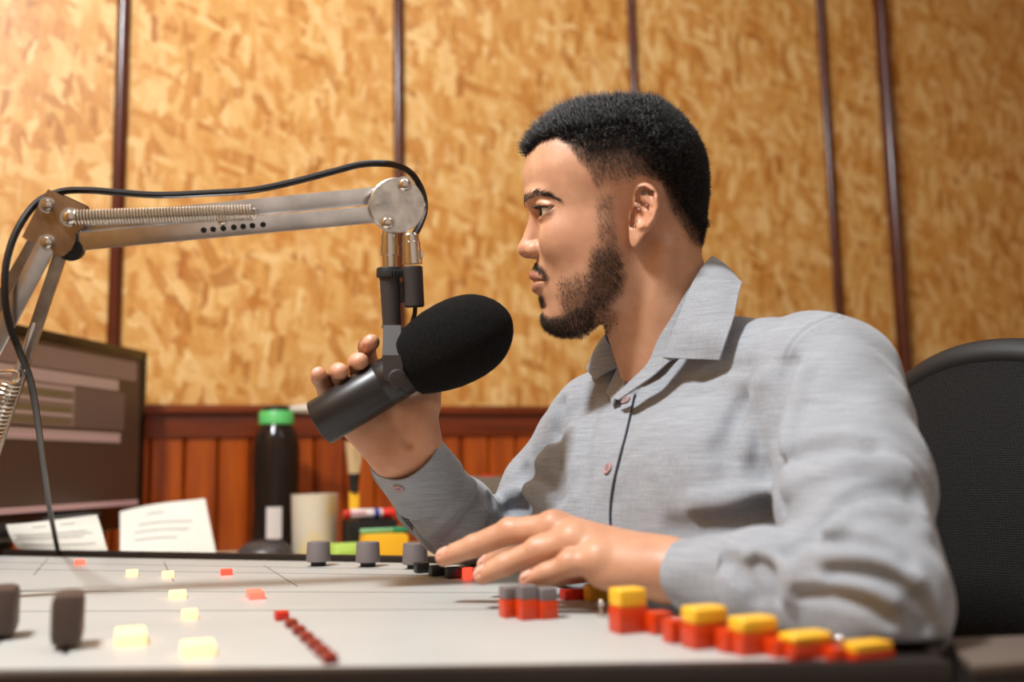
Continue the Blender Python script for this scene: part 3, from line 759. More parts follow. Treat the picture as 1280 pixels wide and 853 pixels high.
def chain(P, pts, rad, k=None):
    f = None
    for i in range(len(pts)-1):
        d = cone(P, pts[i], pts[i+1], rad[i], rad[i+1])
        f = d if f is None else (np.minimum(f, d) if k is None else smin(f, d, k))
    return f
def polydist(x, y, pts):
    """distance to an open polyline in 2-D"""
    d = np.full(x.shape, 1e9)
    for (x0, y0), (x1, y1) in zip(pts[:-1], pts[1:]):
        dx, dy = x1-x0, y1-y0; t = np.clip(((x-x0)*dx+(y-y0)*dy)/(dx*dx+dy*dy+1e-9), 0, 1)
        d = np.minimum(d, np.hypot(x-x0-t*dx, y-y0-t*dy))
    return d
def polysdf(x, y, pts):
    """signed distance to a closed 2-D polygon, negative inside"""
    d = polydist(x, y, list(pts)+[pts[0]]); ins = np.zeros(x.shape, bool); n = len(pts)
    for i in range(n):
        x0, y0 = pts[i]; x1, y1 = pts[(i+1) % n]
        c = (y0 > y) != (y1 > y); ins ^= c & (x < (x1-x0)*(y-y0)/(y1-y0+1e-12)+x0)
    return np.where(ins, -d, d)
def pdist3(P, pts):
    d = np.full(len(P), 1e9)
    for a, b in zip(pts[:-1], pts[1:]): d = np.minimum(d, cone(P, a, b, 0, 0))
    return d
def smooth_table(xs, ys, n=400, w=37):
    X = np.linspace(xs[0], xs[-1], n); Y = np.interp(X, xs, ys); k = np.hanning(w+2)[1:-1]; k /= k.sum()
    Yp = np.concatenate([2*Y[0]-Y[w//2:0:-1], Y, 2*Y[-1]-Y[-2:-w//2-1:-1]])[:n+2*(w//2)]
    return X, np.convolve(Yp, k, 'valid')[:n]
def evalc(f, P, n=400000):
    return np.concatenate([f(P[i:i+n]) for i in range(0, len(P), n)]) if len(P) else np.zeros(0)
def mesh_sdf(f, lo, hi, h, levels=3, slack=1.6, newton=1):
    lo = np.asarray(lo, float); hi = np.asarray(hi, float); H = h*2**levels
    n = np.ceil((hi-lo)/H).astype(int)
    g = np.stack(np.meshgrid(*[np.arange(k) for k in n], indexing='ij'), -1).reshape(-1, 3)
    for L in range(levels, -1, -1):
        hs = h*2**L
        v = evalc(f, lo+(g+0.5)*hs)
        g = g[np.abs(v) < hs*0.87*slack]
        if L: g = (g[:, None, :]*2+np.array([[i, j, k] for i in (0, 1) for j in (0, 1) for k in (0, 1)])[None]).reshape(-1, 3)
    S = 1 << 20
    key = lambda q: (q[:, 0].astype(np.int64)*S+q[:, 1])*S+q[:, 2]
    CO = np.array([[i, j, k] for i in (0, 1) for j in (0, 1) for k in (0, 1)])
    cc = (g[:, None, :]+CO[None]).reshape(-1, 3); kk = key(cc); uk, idx, inv = np.unique(kk, return_index=True, return_inverse=True)
    val = evalc(f, lo+cc[idx]*h)[inv].reshape(-1, 8)
    s = val < 0; act = s.any(1) & ~s.all(1); g = g[act]; val = val[act]
    o = np.argsort(key(g)); g = g[o]; val = val[o]; ck = key(g); N = len(g)
    acc = np.zeros((N, 3)); cnt = np.zeros(N)
    for i in range(8):
        for ax in range(3):
            if CO[i][ax]: continue
            j = i + (4, 2, 1)[ax]; a, b = val[:, i], val[:, j]; m = (a < 0) != (b < 0)
            t = np.where(m, a/(a-b+1e-30), 0); p = CO[i]+np.zeros((N, 3)); p[:, ax] += t
            acc[m] += p[m]; cnt[m] += 1
    vs = lo+(g+acc/cnt[:, None])*h
    faces = []
    for ax in range(3):
        j = (4, 2, 1)[ax]; a, b = val[:, 0] < 0, val[:, j] < 0; m = np.nonzero(a != b)[0]
        u, w = [(1, 2), (2, 0), (0, 1)][ax]; q = g[m]; d = []
        for du, dw in ((0, 0), (-1, 0), (-1, -1), (0, -1)):
            t = q.copy(); t[:, u] += du; t[:, w] += dw; k = key(t); p = np.clip(np.searchsorted(ck, k), 0, N-1)
            d.append(np.where(ck[p] == k, p, -1))
        d = np.stack(d, 1); ok = (d >= 0).all(1); d = d[ok]; flip = b[m][ok]
        d[flip] = d[flip][:, ::-1]; faces.append(d)
    faces = np.concatenate(faces)
    for _ in range(newton):
        e = h*0.5; fv = evalc(f, vs); gr = np.stack([evalc(f, vs+np.eye(3)[i]*e)-evalc(f, vs-np.eye(3)[i]*e) for i in range(3)], 1)/(2*e)
        st = fv[:, None]*gr/np.maximum((gr**2).sum(1, keepdims=True), 0.05)
        vs = vs-np.clip(st, -h*.6, h*.6)
    return vs, faces
def keep_big(vs, fs, frac=0.02):
    """drop specks: keep connected pieces holding at least frac of the vertices"""
    lab = np.arange(len(vs))
    e = np.concatenate([fs[:, [0, 1]], fs[:, [1, 2]], fs[:, [2, 3]]])
    while True:
        m = np.minimum(lab[e[:, 0]], lab[e[:, 1]]); new = lab.copy()
        np.minimum.at(new, e[:, 0], m); np.minimum.at(new, e[:, 1], m); new = new[new]
        if (new == lab).all(): break
        lab = new
    u, inv, c = np.unique(lab, return_inverse=True, return_counts=True); keep = c[inv] >= frac*len(vs)
    fk = fs[keep[fs].all(1)]; mp = np.cumsum(keep)-1
    return vs[keep], mp[fk]
def np_mesh(name, vs, fs, m, parent=None, smooth=True, attrs=None):
    me = bpy.data.meshes.new(name); base = np.array(parent['_o']) if parent else np.zeros(3)
    vs = np.asarray(vs)-base; fs = np.asarray(fs); k = fs.shape[1]
    me.vertices.add(len(vs)); me.vertices.foreach_set('co', vs.astype(np.float32).ravel())
    me.loops.add(fs.size); me.loops.foreach_set('vertex_index', fs.astype(np.int32).ravel())
    me.polygons.add(len(fs)); me.polygons.foreach_set('loop_start', (np.arange(len(fs))*k).astype(np.int32)); me.polygons.foreach_set('loop_total', np.full(len(fs), k, np.int32))
    me.update(calc_edges=True); me.validate()
    if smooth: me.polygons.foreach_set('use_smooth', np.ones(len(me.polygons), bool))
    for an, av in (attrs or {}).items():
        at_ = me.attributes.new(an, 'FLOAT_COLOR', 'POINT'); at_.data.foreach_set('color', av.astype(np.float32).ravel())
    for mm in (m if isinstance(m, (list, tuple)) else [m]): me.materials.append(mm)
    o = bpy.data.objects.new(name, me); COL.objects.link(o)
    if parent: o.parent = parent['o']; o['_o'] = base.tolist()
    return o
def vnormals(vs, fs):
    n = np.cross(vs[fs[:, 2]]-vs[fs[:, 0]], vs[fs[:, 3 if fs.shape[1] == 4 else 1]]-vs[fs[:, 1 if fs.shape[1] == 4 else 0]])
    if fs.shape[1] == 3: n = np.cross(vs[fs[:, 1]]-vs[fs[:, 0]], vs[fs[:, 2]]-vs[fs[:, 0]])
    o = np.zeros_like(vs)
    for i in range(fs.shape[1]): np.add.at(o, fs[:, i], n)
    return o/(np.linalg.norm(o, axis=1, keepdims=True)+1e-20)
# ------------------------------------------------------------------ the head (units of 1/1244 m in its own side plane)
D0 = 1.0; SU = D0/F
def to_head(P):
    q = P-CAM; return np.stack([CX+(q@CR)/SU, CY-(q@CU)/SU, (D0-q@CF)/SU], 1)
def from_head(Q):
    Q = np.atleast_2d(np.asarray(Q, float)); return CAM+(Q[:, :1]-CX)*SU*CR-(Q[:, 1:2]-CY)*SU*CU+(D0-Q[:, 2:3]*SU)*CF
def apparent(Q):
    k = 1-np.abs(Q[:, 2])/F; return CX+(Q[:, 0]-CX)/k, CY+(Q[:, 1]-CY)/k
FB = [150, 172, 190, 217, 240, 255, 268, 285, 300, 325, 340, 353, 365, 380, 395, 408, 418, 424]
T_XF = smooth_table(FB, [716, 684, 666, 657, 656.5, 658, 665, 670, 671, 671, 668, 671, 672, 679, 681, 686, 700, 725])
T_XB = smooth_table(FB, [800, 800, 800, 800, 800, 800, 800, 800, 800, 798, 796, 792, 786, 772, 756, 744, 734, 730])
T_W = smooth_table(FB, [36, 58, 69, 75, 76, 76, 77, 79, 79, 76, 73, 70, 66.5, 60.5, 51, 39, 26, 12])
T_N = smooth_table(FB, [2.3, 2.3, 2.3, 2.3, 2.2, 2.1, 2.0, 1.95, 1.9, 1.8, 1.75, 1.75, 1.8, 1.9, 2.0, 2.0, 2.0, 2.0])
EYE = np.array([687.0, 271.0, 40.0]); EYE_R = 15.0
LIP_U = [(700.0-32.5*math.cos(p), 344.5+7.5*(abs(p)/1.04)**1.6, 32.5*math.sin(p)) for p in np.linspace(-1.04, 1.04, 11)]
LIP_UR = [2.2+4.2*max(0, 1-(abs(p)/1.04)**1.8) for p in np.linspace(-1.04, 1.04, 11)]
LIP_L = [(704.0-32.5*math.cos(p), 360.5-8.0*(abs(p)/1.04)**1.6, 32.0*math.sin(p)) for p in np.linspace(-1.04, 1.04, 11)]
LIP_LR = [2.0+5.0*max(0, 1-(abs(p)/1.04)**1.6) for p in np.linspace(-1.04, 1.04, 11)]
GAP = [(697.5-33.5*math.cos(p), 352.2+0.3*math.cos(p*6), 33.5*math.sin(p)) for p in np.linspace(-1.08, 1.08, 13)]
EAR = [(789, 246), (791, 237), (796, 230.5), (803, 228), (811, 229.5), (818, 235), (823, 244), (825, 255), (824.2, 266), (820.5, 276.5), (814.5, 285), (808, 291.5), (803, 298.5), (798, 306), (793, 310), (788.5, 307), (786.5, 298), (786, 286), (786, 272), (787, 258)]
EAR_S = [tuple(p) for p in np.array(catmull([np.array(p+(0,)) for p in EAR+[EAR[0]]], 4))[:-1, :2]]
HELIX = [(797, 259), (793, 250), (793.5, 240), (799, 233), (807, 232), (815, 237.5), (820, 247), (820.8, 259), (817, 272), (810, 283)]
ANTI = [(803, 243), (807, 249), (812, 256), (812.5, 266), (808, 277), (801, 284)]
FOSSA = [(815, 243), (804, 237.5), (798, 243), (797.5, 252), (802, 256.5), (809, 259.5)]
CANAL = [(795, 264), (792, 272), (790.5, 281)]
def ear_field(Q, f):
    pa, pb = apparent(Q); c = np.abs(Q[:, 2])
    m = (np.abs(pa-806) < 34) & (np.abs(pb-269) < 55) & (c > 55) & (c < 125)
    if not m.any(): return f
    x, y, cc = pa[m], pb[m], c[m]
    E = polysdf(x, y, EAR_S)
    base = 73.5+0.85*np.clip(x-788, 0, 9)+0.50*np.clip(x-797, 0, 60)-0.08*np.clip(y-285, 0, 40)
    g = lambda d, w: np.exp(-(d/w)**2)
    T = base+4.6*g(polydist(x, y, HELIX), 3.4)+3.4*g(polydist(x, y, ANTI), 3.6)-8.5*g(polydist(x, y, FOSSA), 2.8)-13*g(polydist(x, y, CANAL), 3.2)
    T += -4.5*g(np.hypot((x-801)/7, (y-271)/9), 1.0)+2.6*g(np.hypot((x-787.5)/4, (y-272)/8), 1.0)+1.5*g(np.hypot((x-796)/6, (y-299)/8), 1.0)
    B = base-12.0+1.2*g(polydist(x, y, HELIX), 4)
    T = np.maximum(T, B+5.5)
    e = smax(smax(E, cc-T, 3.0), B-cc, 3.0)*0.8
    out = f.copy(); hole = 1-g(polydist(x, y, CANAL), 3.5)
    out[m] = smin(f[m], e, 2.5)
    return out
def head_field(Q):
    a, b, c = Q[:, 0], Q[:, 1], Q[:, 2]; ca = np.abs(c); S = np.stack([a, b, ca], 1)
    f = ell(S, (775, 218, 0), (105, 91, 88))
    f = smin(f, ell(S, (736, 217, 0), (79, 74, 71)), 14)
    f = smin(f, ell(S, (801, 248, 0), (78, 62, 72)), 14)
    f = smin(f, ell(S, (818, 285, 0), (59, 55, 58)), 14)
    xf = np.interp(b, *T_XF); xb = np.interp(b, *T_XB); W = np.interp(b, *T_W); n = np.interp(b, *T_N)
    a0 = xf+0.62*(xb-xf); A = np.where(a < a0, a0-xf, xb-a0)
    rho = ((np.abs(a-a0)/A)**n+(ca/W)**n+1e-9)**(1/n)
    face = (rho-1)*W*0.9
    face = np.maximum(face, np.maximum(150-b, b-423))
    f = smin(f, face, 12)
    # neck
    N = S*np.array([1, 1, 1.13])
    f = smin(f, cone(N, (801, 322, 0), (862, 490, 0), 70, 76), 16)
    f = smin(f, ell(S, (822, 455, 0), (37, 62, 34)), 14)
    f = smin(f, cone(S, (822, 318, 58), (800, 488, 20), 13, 11), 16)
    # brow, cheekbone, chin, jaw corner
    f = smin(f, ell(S, (676, 251, 24), (18, 9, 28)), 12)
    f = smin(f, ell(S, (704, 303, 43), (30, 28, 20)), 20)
    f = smin(f, ell(S, (703, 399, 0), (24.5, 18.5, 25)), 10)
    f = smin(f, ell(S, (768, 350, 50), (26, 32, 15)), 16)
    # eye sockets
    f = smax(f, -ell(S, (672, 270, 40), (14, 11, 17)), 9)
    # nose
    f = smin(f, cone(S, (674.5, 266, 0), (661, 309, 0), 9.5, 11.5), 9)
    f = smin(f, ell(S, (660, 312, 0), (12.7, 11.2, 12)), 5)
    f = smin(f, ell(S, (668.5, 313.5, 13), (11.5, 9.8, 8.0)), 4)
    f = smax(f, -polar_groove(S), 2.5)
    f = smax(f, -ell(S, (661, 324.5, 7.5), (6.5, 4.8, 4.2)), 2)
    # lips
    lu = chain(S, LIP_U, LIP_UR); ll = chain(S, LIP_L, LIP_LR)
    f = smin(f, lu, 6); f = smin(f, ll, 6)
    f = smax(f, -chain(S, GAP, [1.3]*13), 1.6)
    # lids round the eyeball, then the opening between them
    e = S-EYE; de = np.linalg.norm(e, axis=1)
    f = smin(f, de-(EYE_R+2.2), 4)
    f = smin(f, chain(S, [(668.5, 262, 26), (669, 260, 38), (674, 261, 50), (684, 264, 57)], [1.6, 2.2, 2.2, 1.5]), 6)   # fold above the upper lid
    op = np.maximum.reduce([265.8-b, (b-(266.4+(690.5-a)*.62))/1.2, a-690.5, de-24.0, (EYE_R-2.5)-de, (30-ca)*.8])
    f = smax(f, -op, 1.0)
    return ear_field(Q, f)
def polar_groove(S):
    return chain(S, [(676.5, 303, 17), (680, 312, 18), (677.5, 322, 17)], [1.2, 1.6, 1.2])

# --- hair and beard cover, in the picture of the near side (mirrored on the far side)
TOPLINE = ([640, 662, 675, 710, 745, 780, 800, 820, 835, 850, 866, 880, 900], [193, 190, 178, 166, 162, 155, 166, 186, 206, 231, 256, 275, 290])
FADE_L = ([640, 690, 705, 720, 745, 780, 810, 830, 850, 880], [3, 4, 13, 27, 52, 53, 54, 50, 44, 32])
FRONT = ([150, 165, 180, 200, 215, 235, 255, 275, 300], [600, 690, 709, 722, 735, 741, 746, 750, 752])
BEARD = [([(746, 246), (765, 246), (768, 290), (776, 330), (738, 330), (748, 300)], .33, 7),
         ([(742, 312), (760, 306), (775, 318), (779, 345), (774, 366), (758, 383), (738, 398), (726, 390), (730, 362), (737, 335)], .74, 12),
         ([(700, 352), (722, 345), (738, 340), (742, 390), (722, 405), (705, 392)], .50, 14),
         ([(676, 390), (686, 398), (702, 396), (722, 383), (742, 385), (742, 406), (728, 420), (690, 420), (674, 405)], 1.0, 5),
         ([(659, 329), (669, 327), (680, 337), (687, 349), (682, 351), (672, 341), (660, 338)], .95, 3.5),
         ([(669, 369), (679, 371), (682, 383), (675, 383)], .75, 4),
         ([(722, 395), (760, 380), (772, 395), (760, 419), (728, 420)], .28, 12)]
BROW = [(654, 249.5), (660, 245.5), (671, 242), (685, 243.5), (700, 250.5)]
BROW_W = ([654, 662, 672, 688, 701], [4.8, 4.6, 3.8, 2.7, 1.0])
def hair_cover(Q):
    pa, pb = apparent(Q); yl = np.interp(pa, *TOPLINE); L = np.interp(pa, *FADE_L)
    top = 1-sstep(-3, 3, pb-yl)
    side = np.clip(1-np.clip(pb-yl, 0, None)/(L*1.45), 0, 1)**.85*sstep(-5, 6, pa-np.interp(pb, *FRONT))*0.92
    # bare skin round and behind the ear, and below the nape line
    ear = sstep(0, 9, polysdf(pa, pb, [(780, 236), (800, 222), (824, 230), (834, 262), (852, 293), (868, 318), (900, 330), (800, 330), (778, 300)]))
    side = side*(0.02+0.98*ear)
    nape = 1-sstep(296, 324, pb)
    back = sstep(800, 840, pa)
    cov = np.maximum(top, side)*np.where(back > 0, 1-back*(1-nape), 1)
    return np.clip(cov, 0, 1), top
def beard_cover(Q):
    pa, pb = apparent(Q); d = np.zeros(len(Q)); front = Q[:, 0] < 800
    for poly, den, soft in BEARD: d = np.maximum(d, den*(1-sstep(-soft*.6, soft*.7, polysdf(pa, pb, poly))))
    return d*front*(np.abs(Q[:, 2]) < 90)
def brow_cover(Q):
    pa, pb = apparent(Q); d = polydist(pa, pb, BROW); w = np.interp(pa, *BROW_W)
    return (1-sstep(w*.55, w*1.05, d))*(pa < 702)*(Q[:, 0] < 712)
# ------------------------------------------------------------------ body, hands and shirt (world space)
LS, RS = at(1035, 484, .87), at(748, 530, 1.12)
SM = (LS+RS)/2
LAT = nrm((LS-RS)*V(1, 1, 0)); FWD = nrm(np.cross(LAT, UP)); FWD = FWD if FWD[0] < 0 else -FWD
TAX = np.array([LAT, FWD, UP])
L_EL, L_MID, L_WR = at(1093, 752, .648), at(962, 730, .705), at(832, 713, .775)
L_UM = at(1064, 612, .765)
R_EL, R_MID, R_WR = at(640, 704, 1.205), at(566, 643, 1.09), at(508, 567, .995)
NECK0, NECK1 = from_head([[801, 322, 0]])[0], from_head([[866, 498, 0]])[0]
CE0, CE1 = con(682, 709.5), con(1172, 815)              # operator's edge of the console
CEN = nrm(V(CE1[1]-CE0[1], -(CE1[0]-CE0[0]), 0)); CEN = CEN if CEN[0] < 0 else -CEN     # from his side into the console

def torso(P):
    f = ell(P, SM+UP*-.135+FWD*.012, (.178, .118, .165), TAX)
    f = smin(f, ell(P, SM+UP*-.33+FWD*.035-LAT*.0, (.172, .142, .25), TAX), .05)
    f = smin(f, cone(P, LS+UP*-.004-LAT*.02, RS+UP*-.004+LAT*.02, .060, .060), .03)
    nb = from_head([[872, 452, 0]])[0]
    f = smin(f, cone(P, nb-UP*.004-FWD*.015, LS-LAT*.035+UP*.006, .050, .056), .03)
    f = smin(f, cone(P, nb-UP*.030-FWD*.03, RS+LAT*.03-UP*.002, .040, .050), .03)
    f = smin(f, ell(P, SM+UP*-.10+FWD*.085+LAT*.075, (.085, .045, .085), TAX), .04)
    f = smin(f, ell(P, SM+UP*-.10+FWD*.085-LAT*.075, (.085, .045, .085), TAX), .04)
    return f
def left_sleeve(P):
    f = chain(P, [LS, L_UM, L_EL], [.0625, .0565, .046], .02)
    return smin(f, chain(P, [L_EL, L_MID, at(872, 719, .757)], [.046, .0365, .0275], .012), .014)
def right_sleeve(P):
    f = chain(P, [RS, (RS+R_EL)/2+UP*.004, R_EL], [.058, .056, .050], .02)
    return smin(f, chain(P, [R_EL, R_MID, at(517, 580, 1.005)], [.050, .0425, .0340], .015), .012)
def shirt_core(P):
    f = torso(P)
    f = smin(f, left_sleeve(P), .016); f = smin(f, right_sleeve(P), .016)
    return f
def trace(px, py, f, d0=.45, d1=1.5):
    """first point of the camera ray on the surface f = 0"""
    r = ray(px, py); d = d0
    for _ in range(90):
        v = float(f((CAM+r*d)[None])[0])
        if v < 2e-4: break
        d += v*.8/np.linalg.norm(r)
        if d > d1: return None
    return CAM+r*d
# folds: (kind, amplitude, width, picture points); + = valley, - = ridge
FOLDS = [
 (0.0136, 0.0082, [(985, 455), (973, 500), (967, 540), (966, 585), (975, 630)]),          # arm seat crease
 (-0.0095, 0.0082, [(1002, 470), (988, 520), (983, 560), (990, 610)]),
 (0.0101, 0.0082, [(978, 580), (1010, 563), (1050, 556), (1085, 562)]),
 (-0.0084, 0.0098, [(985, 612), (1030, 590), (1080, 580), (1125, 588)]),
 (0.0145, 0.0074, [(1012, 668), (1034, 648), (1058, 626), (1085, 615), (1118, 613), (1140, 622)]),
 (-0.0109, 0.0082, [(1020, 690), (1050, 655), (1090, 640), (1130, 648), (1150, 664)]),
 (0.0145, 0.0066, [(988, 690), (1015, 681), (1046, 677), (1075, 680), (1100, 684), (1128, 700)]),
 (-0.0109, 0.0074, [(990, 712), (1030, 700), (1070, 699), (1110, 708), (1140, 728)]),
 (0.0118, 0.0066, [(1040, 716), (1070, 716), (1100, 720), (1128, 734), (1148, 758), (1156, 785)]),
 (0.0084, 0.0057, [(1000, 740), (1040, 742), (1080, 752), (1110, 770)]),
 (-0.0076, 0.0066, [(985, 728), (1030, 728), (1080, 736), (1115, 752)]),
 (0.0145, 0.0057, [(948, 702), (958, 712), (966, 726), (968, 742)]),
 (-0.0118, 0.0066, [(940, 698), (962, 696), (980, 703), (990, 722), (985, 745)]),
 (0.0095, 0.0057, [(925, 716), (940, 730), (945, 745)]),
 (0.0068, 0.0066, [(905, 703), (935, 706)]),
 (0.0101, 0.0098, [(955, 640), (920, 655), (880, 662), (840, 664)]),                     # waist folds below the arm
 (-0.0084, 0.0098, [(950, 615), (910, 625), (870, 630)]),
 (0.0076, 0.0098, [(965, 590), (930, 580), (900, 560)]),
 (0.0060, 0.0082, [(930, 500), (915, 540), (905, 590)]),
 (-0.0050, 0.0098, [(950, 480), (935, 530), (925, 580)]),
 (0.0050, 0.0074, [(880, 470), (905, 460), (930, 458)]),
 (0.0060, 0.0098, [(740, 520), (730, 560), (722, 600)]),                                 # far chest
 (0.0101, 0.0074, [(700, 505), (697, 530), (694, 560), (700, 600)]),
 (0.0145, 0.0066, [(620, 612), (614, 632), (612, 660)]),                                 # right sleeve
 (0.0109, 0.0066, [(520, 652), (545, 628), (562, 604), (572, 590)]),
 (-0.0095, 0.0066, [(536, 668), (556, 646), (580, 622), (590, 606)]),
 (0.0101, 0.0057, [(560, 676), (580, 652), (596, 628)]),
 (-0.0084, 0.0057, [(575, 690), (596, 660), (606, 640)]),
 (0.0084, 0.0074, [(630, 640), (655, 636), (680, 645)]),
 (-0.0076, 0.0074, [(632, 618), (660, 612), (690, 622)]),
 (0.0109, 0.0037, [(488, 612), (500, 634), (518, 660), (541, 687)]),
 (0.0068, 0.0082, [(655, 590), (680, 600), (700, 620)]),
]
FOLD3 = []
for amp, wid, pts in FOLDS:
    q = []
    for x, y in np.array(catmull([np.array(p+(0,)) for p in pts], 3))[:, :2]:
        h = trace(x, y, shirt_core)
        if h is not None: q.append(h)
    if len(q) > 1: FOLD3.append((amp, wid, q, np.min(q, 0)-.03, np.max(q, 0)+.03))
SEAM3 = []
for pts in ([(926, 376), (950, 381), (985, 388), (1020, 392), (1046, 396)], [(1046, 396), (1010, 410), (985, 440), (972, 480), (966, 520)]):
    q = [trace(x, y, shirt_core) for x, y in np.array(catmull([np.array(p+(0,)) for p in pts], 3))[:, :2]]
    SEAM3.append([p for p in q if p is not None])
VF = at(767, 505, .95); VNN = nrm(np.cross(at(905, 376, .99)-VF, CF)); VNN = VNN if VNN[2] > 0 else -VNN
def cloth_noise(P):
    x, y, z = P[:, 0], P[:, 1], P[:, 2]
    return .0011*(np.sin(31*x+17*z+3*np.sin(23*y))+np.sin(41*z-26*y+2.5*np.sin(19*x)))+.0007*(np.sin(83*x-61*z+2*np.sin(47*y+11*z)))+.00035*np.sin(150*z+90*x+3*np.sin(70*y))
def deck_region(P): return np.minimum(ZC+.0055+.0045*(P[:, 1] > 1.04)-P[:, 2], (P-CE0)@CEN+.017)
def shirt_field(P):
    f = shirt_core(P)
    near = np.abs(f) < .03
    if near.any():
        Q = P[near]; g = f[near]+cloth_noise(Q)
        for amp, wid, q, lo, hi in FOLD3:
            m = ((Q > lo) & (Q < hi)).all(1)
            if m.any(): g[m] += amp*np.exp(-(pdist3(Q[m], q)/wid)**2)
        for q in SEAM3:
            m = ((Q > np.min(q, 0)-.01) & (Q < np.max(q, 0)+.01)).all(1)
            if m.any(): dd = pdist3(Q[m], q); g[m] += .0011*np.exp(-(dd/.0016)**2)-.0007*np.exp(-((dd-.004)/.002)**2)
        f = f.copy(); f[near] = g
    f = smax(f, -smax(-((P-VF)@VNN), cone(P, NECK0, NECK1+(NECK1-NECK0)*.5, .0745, .080), .004), .002)
    # neck opening, cuff ends, the console edge and deck the cloth presses on
    f = smax(f, -smax(cone(P, NECK0, NECK1, .0610, .0625), -.004-(P-VF)@VNN, .003), .003)
    tl, tr, tt_ = left_sleeve(P), right_sleeve(P), torso(P)
    dl = nrm(at(872, 719, .757)-L_MID); tf = chain(P, [L_MID, at(800, 708, .79)], [.05, .05]); f = np.where((tf < .02) & (tl < tt_) & ((P-L_MID)@dl > 0), smax(f, (P-at(900, 721, .742))@dl, .002), f)
    dr = nrm(at(517, 580, 1.005)-R_MID); tf = chain(P, [R_MID, at(490, 540, .98)], [.05, .05]); f = np.where((tf < .02) & (tr < tt_) & ((P-R_MID)@dr > 0), smax(f, (P-at(528, 596, 1.022))@dr, .002), f)
    f = smax(f, deck_region(P), .004)
    f = np.where((P[:, 1] > 1.17) & (P[:, 0] < .13), smax(f, ZD+.0025-P[:, 2], .003), f)
    f = np.maximum(f, .60-P[:, 2])
    return f

# ------------------------------------------------------------------ hands
def finger(P, pts, rad):
    f = None
    for i in range(len(pts)-1):
        d = cone(P, pts[i], pts[i+1], rad[i], rad[i+1]); f = d if f is None else smin(f, d, .003)
    return f
HL = {  # near hand: palm down over the buttons
 'index': [at(697, 658, .845), at(660, 672, .868), at(629, 691, .876), at(607, 706, .880)],
 'middle': [at(692, 660, .818), at(637, 665, .834), at(592, 683, .843), at(556, 696.5, .850)],
 'ring': [at(716, 677, .795), at(672, 689, .803), at(632, 706, .809), at(603, 719, .813)],
 'little': [at(748, 700, .772), at(712, 706, .777), at(684, 717, .781), at(660, 725, .784)]}
HR = {  # far hand: behind the microphone, finger ends over its top
 'index': [at(472, 484, 1.012), at(460, 449, 1.016), at(459, 434, .988), at(464.5, 428, .957)],
 'middle': [at(456, 492, 1.006), at(448, 462, 1.010), at(447, 453, .975), at(450, 452, .946)],
 'ring': [at(437, 503, 1.004), at(425, 476, 1.006), at(423, 465, .974), at(425.5, 464.5, .947)],
 'little': [at(420, 514, 1.002), at(408, 490, 1.0), at(400, 473, .978), at(398.5, 468, .958)]}
RF = {'index': [.0118, .0104, .0092, .0078], 'middle': [.0122, .0109, .0096, .0082], 'ring': [.0115, .0104, .0092, .0079], 'little': [.0106, .0094, .0083, .0071]}
RFR = {'index': [.0112, .0092, .0086, .0078], 'middle': [.0115, .0094, .0090, .0083], 'ring': [.0112, .0090, .0086, .0078], 'little': [.0105, .0084, .0080, .0073]}
def nail_frames():
    out = []
    for H, R, up in ((HL, RF, None), (HR, RFR, None)):
        for k, p in H.items():
            d = nrm(p[3]-p[2]); b = nrm(p[1]-p[2])
            if H is HL: n = UP+CR*-.1-CF*.35
            else: n = UP*.25-CF*.95+CR*.1
            n = nrm(n-d*np.dot(n, d)); out.append((p[3]+n*R[k][3]*.82+d*R[k][3]*.15, d, n, R[k][3]))
    return out
NAILS = nail_frames()
def hand_left(P):
    f = chain(P, [L_EL, L_MID, L_WR], [.027, .023, .0205], .01)
    w2 = L_WR+CF*.012; w3 = L_WR-CF*.008
    f = smin(f, cone(P, (L_MID+L_WR)/2+CF*.006, w2, .020, .0195), .01)
    for k, w in (('index', w2), ('middle', L_WR+CF*.004), ('ring', L_WR), ('little', w3)):
        f = smin(f, cone(P, w, HL[k][0], .0190, RF[k][0]*1.03), .013)
    f = smin(f, ell(P, (L_WR+HL['little'][0])/2+UP*-.009, (.034, .016, .0125), np.array([nrm(L_WR-HL['little'][0]), nrm(CF), UP])), .012)
    g = None
    for k in HL:
        d = finger(P, HL[k], RF[k]); g = d if g is None else smin(g, d, .0015)
    f = smin(f, g, .006)
    th = [at(792, 700, .822), at(742, 708, .862), at(697, 716, .880), at(664, 722, .886)]
    f = smin(f, finger(P, th, [.018, .0135, .0115, .0092]), .008)
    for k in ('middle', 'ring', 'little'):                       # knuckles
        f = smin(f, ell(P, HL[k][0]+UP*.005, (.008, .008, .007)), .008)
        f = smin(f, ell(P, HL[k][1]+UP*.0035, (.0085, .008, .0075)), .005)
    return smax(f, -NAILCUT(P, NAILS[:4]), .0006)
def NAILCUT(P, ns):
    o = np.full(len(P), 1.0)
    for c, d, n, r in ns:
        e = P-c; u = e@d; v = e@np.cross(n, d); h = e@n
        rim = np.hypot(u/(r*.95), v/(r*.72))
        o = np.minimum(o, np.maximum(np.abs(rim-1)*r*.8-.0006, np.abs(h)-.004))
    return o
